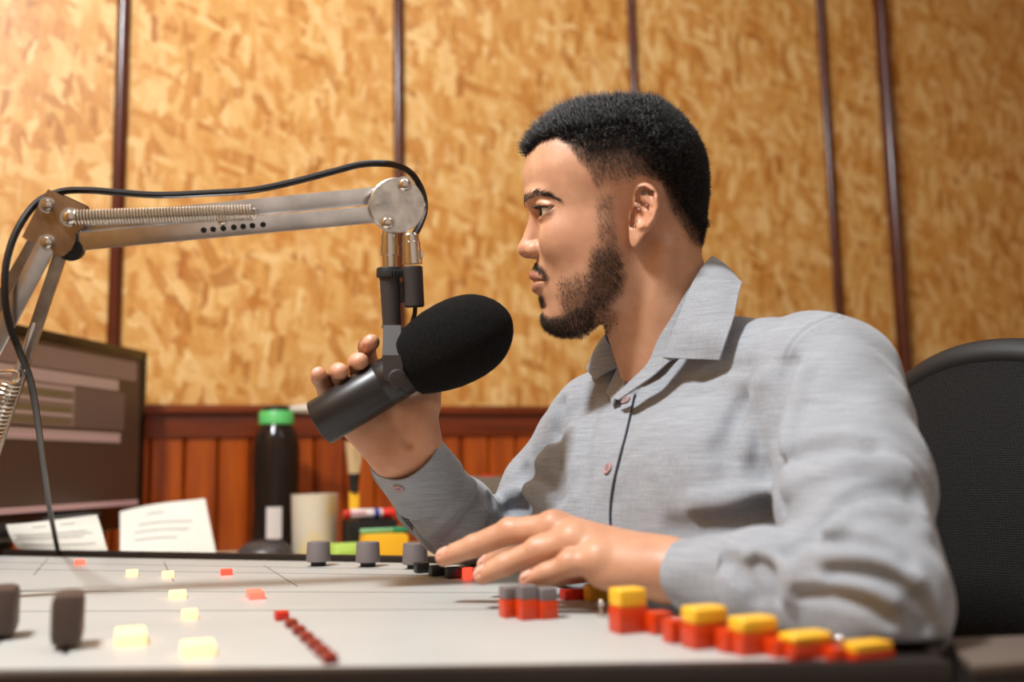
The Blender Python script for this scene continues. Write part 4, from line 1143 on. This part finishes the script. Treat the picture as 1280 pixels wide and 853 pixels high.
def hand_right(P):
    f = chain(P, [R_EL, R_MID, R_WR], [.038, .032, .0245], .01)
    wl_, wr_ = at(494, 572, .99), at(520, 556, .992)
    f = smin(f, cone(P, wl_, wr_, .0215, .0215), .01)
    for k, w in (('index', wr_), ('middle', R_WR), ('ring', R_WR), ('little', wl_)):
        f = smin(f, cone(P, w, HR[k][0], .0200, .0125), .014)
    f = smin(f, ell(P, at(517, 528, .984), (.020, .034, .0165), np.array([nrm(CR*.85+CU*.5), nrm(CU*.9-CR*.42), -CF])), .012)     # thumb base
    f = smin(f, ell(P, at(467, 540, .988), (.0175, .036, .0155), np.array([nrm(CR*.8+CU*.6), nrm(CU*.8-CR*.6), -CF])), .012)      # heel
    f = smax(f, -chain(P, [at(511, 556, .968), at(503, 544, .968), at(497, 532, .968), at(495, 518, .968)], [.0006, .0012, .0012, .0006]), .009)
    g = None
    for k in HR:
        d = finger(P, HR[k], RFR[k]); g = d if g is None else smin(g, d, .0012)
    f = smin(f, g, .005)
    th = [at(522, 538, .99), at(531, 506, .992), at(540, 470, 1.010), at(530, 440, 1.012)]
    f = smin(f, finger(P, th, [.018, .0155, .0115, .0092]), .008)
    return f
def body_field(P):
    Q = to_head(P); box = (Q[:, 1] < 560) & (Q[:, 0] > 600)
    f = np.full(len(P), .2)
    if box.any(): f[box] = head_field(Q[box])*SU
    f = smin(f, torso(P)+.013, .02)
    f = np.minimum(f, chain(P, [LS, L_UM, L_EL], [.042, .034, .028], .01)); f = np.minimum(f, chain(P, [RS, R_EL], [.040, .030], .01))
    f = smin(f, hand_left(P), .004); f = smin(f, hand_right(P), .004)
    # skin stays under the cloth below the neckline; the hand closes on the microphone, the wrist rests on the deck
    m = ((P-VF)@VNN < -.001) & (P[:, 2] > .86) & (P[:, 0] > .02) & (P[:, 1] > .88)
    if m.any(): f[m] = np.maximum(f[m], shirt_core(P[m])+.004)
    e = P-micA; t = e@ax_d; rad = np.linalg.norm(e-t[:, None]*ax_d, axis=1)
    f = smax(f, -np.maximum(np.maximum(rad-rb-.0006, -t-.0006), t-micL(133)), .0012)
    f = smax(f, np.minimum(ZC+.0035+.007*(P[:, 1] > 1.04)-P[:, 2], (P-CE0)@CEN+.017), .002)
    f = np.maximum(f, .56-P[:, 2])
    return f
FASTB = False
# ------------------------------------------------------------------ the man at the console
HIP = SM*V(1, 1, 0)-FWD*.05+UP*.52
person = thing('person', HIP*V(1, 1, 0), 'man in a grey long-sleeved shirt holding the microphone, his other hand on the console', 'person')
def skin_material():
    m = bpy.data.materials.new('skin'); m.use_nodes = True; nt = NT(m); b = nt.n['Principled BSDF']
    at_ = nt.new('ShaderNodeAttribute'); at_.attribute_name = 'paint'
    sp = nt.new('ShaderNodeSeparateColor'); nt.link(at_.outputs['Color'], sp.inputs[0])
    v = nt.coords(); n1 = nt.noise(v, 38, 4, .6); n2 = nt.noise(v, 420, 3, .6)
    base = nt.ramp(n1, [(.25, lin((184, 134, 103))), (.5, lin((197, 148, 116))), (.75, lin((207, 160, 128)))])
    base = nt.mix(nt.math('MULTIPLY', sp.outputs[2], .55), base, lin((192, 112, 84)))
    pores = nt.ramp(n2, [(.55, (0, 0, 0, 1)), (.75, (.22, .22, .22, 1))])
    base = nt.mix(pores, base, lin((170, 108, 76)))
    base = nt.mix(nt.math('MULTIPLY', sp.outputs[0], .85), base, lin((146, 82, 72)))
    base = nt.mix(nt.math('MULTIPLY', at_.outputs['Alpha'], .55), base, lin((226, 176, 158)))
    base = nt.mix(nt.math('MULTIPLY', sp.outputs[1], .95), base, lin((38, 27, 22)))
    nt.link(base, b.inputs['Base Color']); b.inputs['Roughness'].default_value = .48
    b.inputs['Subsurface Weight'].default_value = .12; b.inputs['Subsurface Scale'].default_value = .006
    b.inputs['Subsurface Radius'].default_value = (1, .35, .2)
    nt.bump(n2, .12, .0006, b)
    return m
SKIN = skin_material()
BV, BF = mesh_sdf(body_field, (-.30, .60, .56), (.42, 1.32, 1.25), .0014 if not FASTB else .003)
BV, BF = keep_big(BV, BF)
BQ = to_head(BV); headv = (BQ[:, 1] < 470) & (BQ[:, 0] > 610) & (BQ[:, 0] < 960) & (BV[:, 2] > 1.0)
# keep only vertices of the head proper for the face paint
PA, PB_ = apparent(BQ)
hc, htop = hair_cover(BQ); bc = beard_cover(BQ); brc = brow_cover(BQ)
hv = headv & (BQ[:, 1] < 440)
lipd = np.minimum(chain(BQ*V(1, 1, 1), LIP_U, LIP_UR), chain(BQ, LIP_L, LIP_LR))
paint = np.zeros((len(BV), 4))
paint[:, 0] = np.where(hv, 1-sstep(-.3, 1.6, lipd), 0)
g = lambda x, y, r: np.exp(-(((PA-x)**2+(PB_-y)**2)/r**2))
stub = np.clip(np.maximum(np.where(hc > .8, hc, hc**.8*.88), bc**.9*.58), 0, 1)
lid = np.exp(-((np.linalg.norm(np.abs(BQ)*V(1, 1, 1)-V(*EYE), axis=1)-16.4)/2.0)**2)*(np.abs(BQ[:, 1]-268) < 9)*(BQ[:, 0] < 691)
stub = np.maximum(stub, brc*.75)
paint[:, 1] = np.where(hv, np.maximum(stub, lid*.5), 0)
paint[:, 2] = np.where(hv, np.clip(.55*g(650, 312, 14)+.55*g(806, 262, 34)+.3*g(715, 300, 32)+.35*g(676, 268, 14), 0, 1), .18)
hp = np.zeros(len(BV))
for c, d, n, r in NAILS:
    e = BV-c; u = e@d; v = e@np.cross(n, d); h = e@n
    hp = np.maximum(hp, (1-sstep(.92, 1.05, np.hypot(u/(r*.95), v/(r*.72))))*(h > -.004)*(np.linalg.norm(e, axis=1) < .012))
paint[:, 3] = hp
# finger ends are a little redder
for H in (HL, HR):
    for k in H: paint[:, 2] = np.maximum(paint[:, 2], .7*np.exp(-(np.linalg.norm(BV-H[k][3], axis=1)/.014)**2))
body = np_mesh('body', BV, BF, SKIN, person, attrs={'paint': paint})

# eyes
SCL = mat('eye_white', (224, 214, 204), .12, noise=(200, .04)); IRIS = mat('dark_brown_iris', (26, 14, 9), .25, Specular_IOR_Level=.25)
for sgn in (1, -1):
    ec = from_head([EYE*V(1, 1, sgn)])[0]; gz = nrm(-CR*1.0-CU*.07-CF*.24)
    e = MB().ball(ec, EYE_R*SU, 28).build('eye', SCL, person)
    pr = [(EYE_R*SU*1.006*math.cos(t), EYE_R*SU*1.006*math.sin(t)) for t in np.linspace(.52, .01, 8)]
    MB().lathe(pr, ec, gz, 28).build('iris', IRIS, sub(e))

# hair, beard, brows and lashes: real short strands rooted in the skin
HAIRM = mat('black_hair', (20, 17, 16), .42); BEARDM = mat('dark_brown_beard', (40, 27, 20), .5)
def strands(name, P, D, L, r, m, curl=.25, lab=None):
    """P roots, D unit directions, L lengths, r root radius (metres): three-sided tapering strands, bent once"""
    N = len(P)
    if N == 0: return None
    rn = RNG.normal(size=(N, 3)); X = np.cross(D, rn); X /= np.linalg.norm(X, axis=1, keepdims=True)+1e-9; Y = np.cross(D, X)
    bend = RNG.normal(size=(N, 3))*curl
    mid = P+D*(L*.5)[:, None]+bend*(L*.35)[:, None]; tip = P+D*L[:, None]+RNG.normal(size=(N, 3))*curl*(L*.6)[:, None]
    vs = []; rr = np.asarray(r)*np.ones(N)
    for c, k in ((P-D*.0004, 1.0), (mid, .8)):
        for a in range(3):
            an = 2*PI*a/3; vs.append(c+(X*math.cos(an)+Y*math.sin(an))*(rr*k)[:, None])
    vs.append(tip); vs = np.stack(vs, 1).reshape(-1, 3); o = (np.arange(N)*7)[:, None]
    t = []
    for a in range(3):
        b = (a+1) % 3; t += [(a, b, 3+b), (a, 3+b, 3+a), (3+a, 3+b, 6)]
    fs = (o[:, :, None]+np.array(t)[None]).reshape(-1, 3)
    return np_mesh(name, vs, fs, m, person)
def scatter(cover, dens, region):
    """random points on the skin; dens per px^2 times cover"""
    fm = region[BF].all(1); F_ = BF[fm]; a, b, c, d = [BV[F_[:, i]] for i in range(4)]
    A_ = (np.linalg.norm(np.cross(b-a, c-a), axis=1)+np.linalg.norm(np.cross(c-a, d-a), axis=1))/2/SU**2
    w = cover[F_].mean(1)*dens*A_; n = RNG.poisson(w); idx = np.repeat(np.arange(len(F_)), n)
    u, v = RNG.uniform(size=len(idx)), RNG.uniform(size=len(idx))
    P = (a[idx]*(1-u)[:, None]+b[idx]*u[:, None])*(1-v)[:, None]+(d[idx]*(1-u)[:, None]+c[idx]*u[:, None])*v[:, None]
    return P, F_[idx, 0]
BN = vnormals(BV, BF)
if (BN[headv]*(BV[headv]-from_head([[780, 260, 0]])[0])).sum() < 0: BN = -BN
dens_k = .15 if FASTB else 1.0
P, vi = scatter(np.where(hc > .62, hc, 0), .95*dens_k, hv)
q = to_head(P); pa, pb = apparent(q); tv = htop[vi]
Lp = np.where(tv > .5, 13.0, 4.0+6.5*sstep(.60, .95, hc[vi]))
# length that gives the flat-top outline: longest over the crown, shorter down the back
Lp = np.where(tv > .5, np.interp(pa, [655, 670, 700, 740, 790, 820, 840, 875], [15, 15, 15, 14, 13, 14, 9, 6]), Lp)
Lp = Lp*RNG.uniform(.70, 1.08, len(P))*(1+.16*np.sin(q[:, 0]*.55+2*np.sin(q[:, 2]*.33))*np.sin(q[:, 2]*.5+1.7*np.sin(q[:, 1]*.4)))
D = BN[vi]+(-CR*.35+CU*.25)*np.where(tv > .5, 1, .0)[:, None]*np.interp(pa, [650, 720, 800], [1.2, .5, .0])[:, None]+(CU*-.5)[None]*np.where(tv > .5, 0, 1)[:, None]+RNG.normal(size=(len(P), 3))*.18
D += .32*np.stack([np.sin(q[:, 0]*.9+1.7*np.sin(q[:, 2]*.7)), np.sin(q[:, 1]*1.0+2.1*np.sin(q[:, 0]*.6)), np.sin(q[:, 2]*.8+q[:, 0]*.5)], 1)
D /= np.linalg.norm(D, axis=1, keepdims=True)
strands('hair', P, D, Lp*SU, 0.00032 if not FASTB else .0008, HAIRM, .42)
cov = np.where((hc <= .70) & (hc > .02), hc, 0)
P, vi = scatter(cov, 1.9*dens_k, hv); D = BN[vi]*.7-CU*.75+CR*.15+RNG.normal(size=(len(P), 3))*.15; D /= np.linalg.norm(D, axis=1, keepdims=True)
strands('hair_fade', P, D, (2.4+6.5*hc[vi])*RNG.uniform(.7, 1.2, len(P))*SU, .000105, HAIRM, .3)
P, vi = scatter(np.where(lipd < 2.0, 0, bc), .95*dens_k, hv); q = to_head(P); pa, pb = apparent(q)
Lb = np.interp(bc[vi], [0, .3, .8, 1], [2.5, 4, 6.5, 6.0])*RNG.uniform(.7, 1.25, len(P))
D = BN[vi]*.55-CU*.75+CR*np.interp(pa, [660, 690, 730], [.1, .0, .25])[:, None]+RNG.normal(size=(len(P), 3))*.22; D /= np.linalg.norm(D, axis=1, keepdims=True)
strands('beard', P, D, Lb*SU, .000115, BEARDM, .32)
P, vi = scatter(brc, 1.0, hv); q = to_head(P); pa, pb = apparent(q)
D = BN[vi]*.45+CR*.9+CU*np.interp(pa, [655, 668, 685, 700], [.9, .5, .0, -.4])[:, None]+RNG.normal(size=(len(P), 3))*.12; D /= np.linalg.norm(D, axis=1, keepdims=True)
strands('eyebrow', P, D, RNG.uniform(5, 9, len(P))*SU, .00017, HAIRM, .12)
for sgn in (1, -1):
    lp, ld = [], []
    for t in np.linspace(-1.15, 1.3, 120):
        rr = 17.2; p = EYE+V(-rr*.955*math.cos(t), -5.2+2.0*max(0, t-.6), rr*.955*math.sin(t)); d = nrm(V(-math.cos(t), -.25, math.sin(t)*.9))
        lp.append(from_head([p*V(1, 1, sgn)])[0]); ld.append(nrm(from_head([(p+d)*V(1, 1, sgn)])[0]-lp[-1]))
    strands('eyelash', np.array(lp), np.array(ld), RNG.uniform(5, 8.5, len(lp))*SU, .00016, HAIRM, .1)

# ------------------------------------------------------------------ shirt
def shirt_material():
    m = bpy.data.materials.new('grey_chambray'); m.use_nodes = True; nt = NT(m); b = nt.n['Principled BSDF']
    h = nt.noise(nt.coords(scale=(34, 34, 900)), 1.0, 3, .6); v = nt.noise(nt.coords(scale=(820, 820, 26)), 1.0, 3, .6); n = nt.noise(nt.coords(), 9, 3)
    t = nt.math('ADD', nt.math('ADD', nt.math('MULTIPLY', h, .5), nt.math('MULTIPLY', v, .35)), nt.math('MULTIPLY', n, .15))
    nt.link(nt.ramp(t, [(.34, lin((124, 127, 134))), (.5, lin((144, 148, 154))), (.66, lin((161, 165, 170)))]), b.inputs['Base Color'])
    b.inputs['Roughness'].default_value = .85; b.inputs['Sheen Weight'].default_value = .25; b.inputs['Specular IOR Level'].default_value = .2
    nt.bump(t, .25, .0006, b); return m
CLOTH = shirt_material(); THREAD = mat('dark_seam_thread', (60, 58, 70), .8)
SVv, SFf = mesh_sdf(shirt_field, (-.30, .50, .595), (.46, 1.40, 1.14), .0019 if not FASTB else .004, slack=3.4)
SVv, SFf = keep_big(SVv, SFf)
shirt = np_mesh('shirt', SVv, SFf, CLOTH, person); SH = sub(shirt)
from mathutils.bvhtree import BVHTree
_bvh = BVHTree.FromPolygons([tuple(v) for v in SVv], [tuple(f) for f in SFf])
def on_shirt(px, py, lift=0.0):
    r = nrm(ray(px, py)); h = _bvh.ray_cast(Vector(CAM), Vector(r))
    if h[0] is None: return None, None
    n = np.array(h[1]); n = n if np.dot(n, r) < 0 else -n
    return np.array(h[0])+n*lift, n
def cat2(pts, n=6): return np.array(catmull([np.array(tuple(p)+(0,)) for p in pts], n))[:, :2]
# front placket: raised strip with its stitched edge
edge = cat2([(796, 494), (793, 501), (787, 528), (782.6, 549), (774, 582), (767.7, 609), (764.5, 635), (764.7, 665), (767, 690)], 6)
gr = []
for x, y in edge:
    row = []
    for k in (0, -3, -8, -14, -20, -26):
        p, n = on_shirt(x+k, y-0.1*k, .0016 if k else .0020)
        row.append(p)
    gr.append(row)
gr = [r for r in gr if all(p is not None for p in r)]
if len(gr) > 3:
    MB().sheet(gr, .0012).build('front_placket', CLOTH, SH, smooth=60)
    MB().tube([r[0] for r in gr], .0007, 6).build('placket_edge', THREAD, SH)
BTN = mat('pearl_mauve_button', (170, 140, 140), .25)
def shirt_button(p, n, r=.0056):
    x, y, z = frame(n, CU); mb = MB()
    mb.lathe([(0, r), (.0012, r), (.0020, r*.93), (.0020, r*.72), (.0014, r*.62), (.0013, r*.02)], p, z, 28)
    o = mb.build('button', BTN, SH); hb = MB()
    for a, b in ((1, 1), (1, -1), (-1, 1), (-1, -1)): hb.lathe([(0, r*.13), (.0004, r*.13)], p+(x*a+y*b)*r*.22+z*.0013, z, 8)
    hb.build('button_holes', THREAD, SH)
for px, py in ((784, 504), (763.5, 588)):
    p, n = on_shirt(px, py, .0032)
    if p is not None: shirt_button(p, n)

def rows_sheet(rows, nt_, nc, thick, bulge=0.0, name='collar', out=None):
    """rows of (roll point, outer point); smooth along the rows, slightly bulged between"""
    Rr = catmull([r[0] for r in rows], nt_); Oo = catmull([r[1] for r in rows], nt_); g = []
    c = from_head([[845, 420, 0]])[0]
    for a, b in zip(Rr, Oo):
        row = []
        for k in range(nc+1):
            t = k/nc; p = a*(1-t)+b*t; rad = p-c; rad = rad-NAX*np.dot(rad, NAX); rad = nrm(rad)
            row.append(p+rad*bulge*math.sin(PI*min(1, t*1.15))**.8 if bulge else p)
        g.append(row)
    return MB().sheet(g, thick).build(name, CLOTH, SH, smooth=60)
NAX = nrm(NECK0-NECK1)
def clear(q, lift):
    """keep a collar point in front of the shirt and skin under it"""
    d = q[2]
    for f in (shirt_core, body_field):
        h = trace(q[0], q[1], f)
        if h is not None: d = min(d, float(np.dot(h-CAM, CF))-lift)
    return (q[0], q[1], d)
leaf = [((830, 447.5, .922), (900, 450, .888)), ((847, 405, .924), (909, 424, .886)), ((865, 358, .937), (918, 394, .903)), ((880, 333, .962), (924.5, 360, .930)), ((889, 322.5, .995), (926, 356, .985)),
        ((886, 328, 1.030), (914, 364, 1.060)), ((865, 352, 1.062), (882, 388, 1.100)), ((826, 388, 1.076), (822, 424, 1.120)), ((788, 414, 1.068), (766, 448, 1.105)), ((757, 421, 1.050), (736, 458, 1.075)), ((781, 455, 1.012), (743, 475, 1.035))]
leaf = [(clear(a, .006) if i < 4 else a, clear(b, .0055) if i < 4 else b) for i, (a, b) in enumerate(leaf)]
rows_sheet([(at(*a), at(*b)) for a, b in leaf], 6, 8, .0022, .003, 'collar')
band = [((769, 498, .953), (774, 501, .945)), ((788, 478.5, .944), (793, 488, .930)), ((811, 455, .934), (818, 470, .921)), ((824, 424, .931), (838, 452, .918)), ((839, 399, .932), (858, 440, .916)), ((860, 362, .944), (885, 410, .925)), ((878, 338, .966), (905, 385, .948)), ((885, 329, .996), (912, 372, .99)),
        ((880, 336, 1.028), (902, 384, 1.04)), ((858, 362, 1.055), (876, 410, 1.07)), ((824, 396, 1.066), (836, 440, 1.085)), ((792, 425, 1.055), (790, 465, 1.08)), ((779, 450, 1.02), (760, 488, 1.04)), ((783, 478, .985), (763, 497, 1.0)), ((770, 499, .958), (768, 508, .962))]
band = [(clear(a, .003) if i < 6 else a, clear(b, .0025) if i < 6 else b) for i, (a, b) in enumerate(band)]
rows_sheet([(at(*a), at(*b)) for a, b in band], 6, 5, .0018, 0, 'collar_stand')
# cuffs
def cuff(c0, c1, up, r0, r1, start, over, name='cuff', tilt=0.0):
    ax_ = nrm(c1-c0); u = nrm(up-ax_*np.dot(up, ax_)); v = np.cross(ax_, u); n = 60; m_ = 8; g = []
    for i in range(n+1):
        th = start+(2*PI+over)*i/n; lift = .0042*i/n; row = []
        for k in range(m_+1):
            t = k/m_; a = (r0[0]*(1-t)+r1[0]*t)+lift; b = (r0[1]*(1-t)+r1[1]*t)+lift
            wob = .0007*math.sin(5*th+4*t)
            row.append(V(1, 1, 0)*0+c0+(c1-c0)*t-ax_*tilt*math.cos(th)*(1-t)+u*(a+wob)*math.cos(th)+v*(b+wob)*math.sin(th))
            if row[-1][2] < ZC+.0065: row[-1][2] = ZC+.0065+.0008*math.sin(9*th)
        g.append(row)
    return MB().sheet(g, .0018).build(name, CLOTH, SH, smooth=60)
cuff(at(860, 718, .762), at(936, 724, .724), UP, (.0232, .031), (.0330, .0385), 2.2, .35, tilt=.003)
cuff(at(505, 561, .990), at(534, 605, 1.040), CR, (.0338, .0330), (.0385, .0385), 2.35, .45, tilt=.002)
fo = cat2([(461, 572), (464, 588), (470, 602), (482, 618), (493, 634), (499, 650), (515, 668), (538, 688)], 4); g = []
for i, (x, y) in enumerate(fo):
    t = i/(len(fo)-1); d = 1.008+.075*t
    g.append([at(x-1.0, y, d), at(x+4, y-1, d-.003), at(x+10, y-3, d+.004), at(x+18, y-6, d+.012)])
MB().sheet(g, .0016).build('cuff_flap', CLOTH, SH, smooth=60)
# button on the far cuff
p0 = at(498.6, 610, .9); r_ = nrm(ray(498.6, 610))
best = None
for o in [c for c in shirt.children if c.name.startswith('cuff')]:
    bv = BVHTree.FromPolygons([tuple(np.array(v.co)+np.array(o['_o'])) for v in o.data.vertices], [tuple(p.vertices) for p in o.data.polygons])
    h = bv.ray_cast(Vector(CAM), Vector(r_))
    if h[0] is not None: best = (np.array(h[0]), np.array(h[1]) if np.dot(np.array(h[1]), r_) < 0 else -np.array(h[1]))
if best is not None: shirt_button(best[0]+best[1]*.0004, best[1], .0056)

# ------------------------------------------------------------------ trousers and shoes under the table
def trousers_field(P):
    f = ell(P, HIP+UP*.04, (.178, .135, .15), TAX)
    for s in (1, -1):
        h = HIP+LAT*.09*s; k = h+FWD*.40+LAT*.03*s; k[2] = .52; a = k+FWD*.02; a = V(a[0], a[1], .09)
        f = smin(f, chain(P, [h, k, a], [.09, .068, .052], .02), .03)
    sit = np.linalg.norm((P-HIP)[:, :2], axis=1) < .34
    f = np.where(sit, smax(f, .479-P[:, 2], .01), f)
    return np.maximum(f, P[:, 2]-.635)
tv_, tf_ = mesh_sdf(trousers_field, (-.45, .40, 0.0), (.6, 1.5, .72), .006)
np_mesh('trousers', tv_, tf_, mat('dark_trousers', (34, 36, 44), .85, noise=(200, .15)), person)
for s in (1, -1):
    k = HIP+LAT*.12*s+FWD*.42; c = V(k[0], k[1], 0)
    sv, sf = mesh_sdf(lambda P: np.maximum(smin(cone(P, c-FWD*.03+UP*.05, c+FWD*.13+UP*.035, .045, .036), cone(P, c-FWD*.02+UP*.05, c-FWD*.02+UP*.10, .045, .045), .02), .004-P[:, 2]), c-.25, c+.25, .005)
    np_mesh('shoe', sv, sf, mat('brown_shoe', (58, 36, 24), .4), person)

# ------------------------------------------------------------------ office chair
CHF = nrm(V(-.80, -.60, 0)); CHL = V(-CHF[1], CHF[0], 0)
chc = V(.50, 1.06, 0)
chair = thing('office_chair', chc+CHF*.22, 'black mesh-backed office chair behind the seated man', 'chair')
MESHF = bpy.data.materials.new('black_mesh_fabric'); MESHF.use_nodes = True; nt = NT(MESHF); b = nt.n['Principled BSDF']
ch_ = nt.new('ShaderNodeTexVoronoi'); ch_.inputs['Scale'].default_value = 1.0; ch_.inputs['Randomness'].default_value = .25; nt.link(nt.coords(scale=(420, 420, 420)), ch_.inputs['Vector'])
nt.link(nt.ramp(ch_.outputs['Distance'], [(.25, lin((24, 21, 19))), (.6, lin((8, 7, 7)))]), b.inputs['Base Color']); b.inputs['Roughness'].default_value = .8; b.inputs['Specular IOR Level'].default_value = .3
nt.bump(ch_.outputs['Distance'], .6, .0015, b)
zt, zb_ = 1.010, .56; hw = .235
def back_pt(u, v, o):      # u -1..1 across, v 0..1 up
    e = 1-.55*max(0, (v-.55)/.45)**2.6*.32
    x = u*hw*(.92+.08*math.sin(PI*min(1, v*1.1)))*e
    z = zb_+(zt-zb_)*(v-(.19*abs(u)**2.1)*v**3+.02*abs(u)**3*(1-v))
    d = -.035*(1-u*u)-.03*math.sin(PI*v)*.6+.09*(v-.2)*.6
    return chc+CHL*x+UP*z-CHF*(d*1.0)+CHF*o
nu, nv = 34, 30; g = [[back_pt(-1+2*i/nu, j/nv, .0) for j in range(nv+1)] for i in range(nu+1)]
mbk = MB(); mbk.sheet(g, .035); mbk.build('backrest', MESHF, chair, smooth=70)
ring_ = [back_pt(-1, j/nv, -.016) for j in range(nv+1)]+[back_pt(-1+2*i/nu, 1, -.016) for i in range(1, nu+1)]+[back_pt(1, 1-j/nv, -.016) for j in range(1, nv+1)]
MB().tube(ring_, .019, 14).build('backrest_rim', mat('rim_black', (12, 11, 10), .6), chair)
sc = chc+CHF*.27
sv, sf = mesh_sdf(lambda P: ell(P, sc+UP*.425, (.24, .235, .05), np.array([CHF, CHL, UP])), sc-.35, sc+V(.35, .35, .6), .008)
np_mesh('seat', sv, sf, MESHF, chair)
MB().box(chc-CHF*.03+UP*.52, (.02, .08, .22), np.array([CHF, CHL, UP]), bevel=.004).build('back_bracket', BLACK, chair)
MB().box((chc+sc)/2+UP*.38-CHF*.01, (.32, .07, .03), np.array([CHF, CHL, UP]), bevel=.006).build('seat_plate', BLACK, chair)
MB().rod(sc+UP*.09, sc+UP*.39, .028, 20, .003).build('gas_column', BLACK, chair)
for k in range(5):
    a = 2*PI*k/5+.3; d = V(math.cos(a), math.sin(a), 0)
    l = MB().tube([sc+UP*.11, sc+d*.15+UP*.10, sc+d*.28+UP*.075], [.026, .022, .016], 12).build('base_arm', BLACK, chair)
    w_ = V(-d[1], d[0], 0); MB().lathe([(-.02, .020), (-.018, .026), (.018, .026), (.02, .020)], sc+d*.28+UP*.0265, w_, 20).build('caster', SOFTBLACK, sub(l))
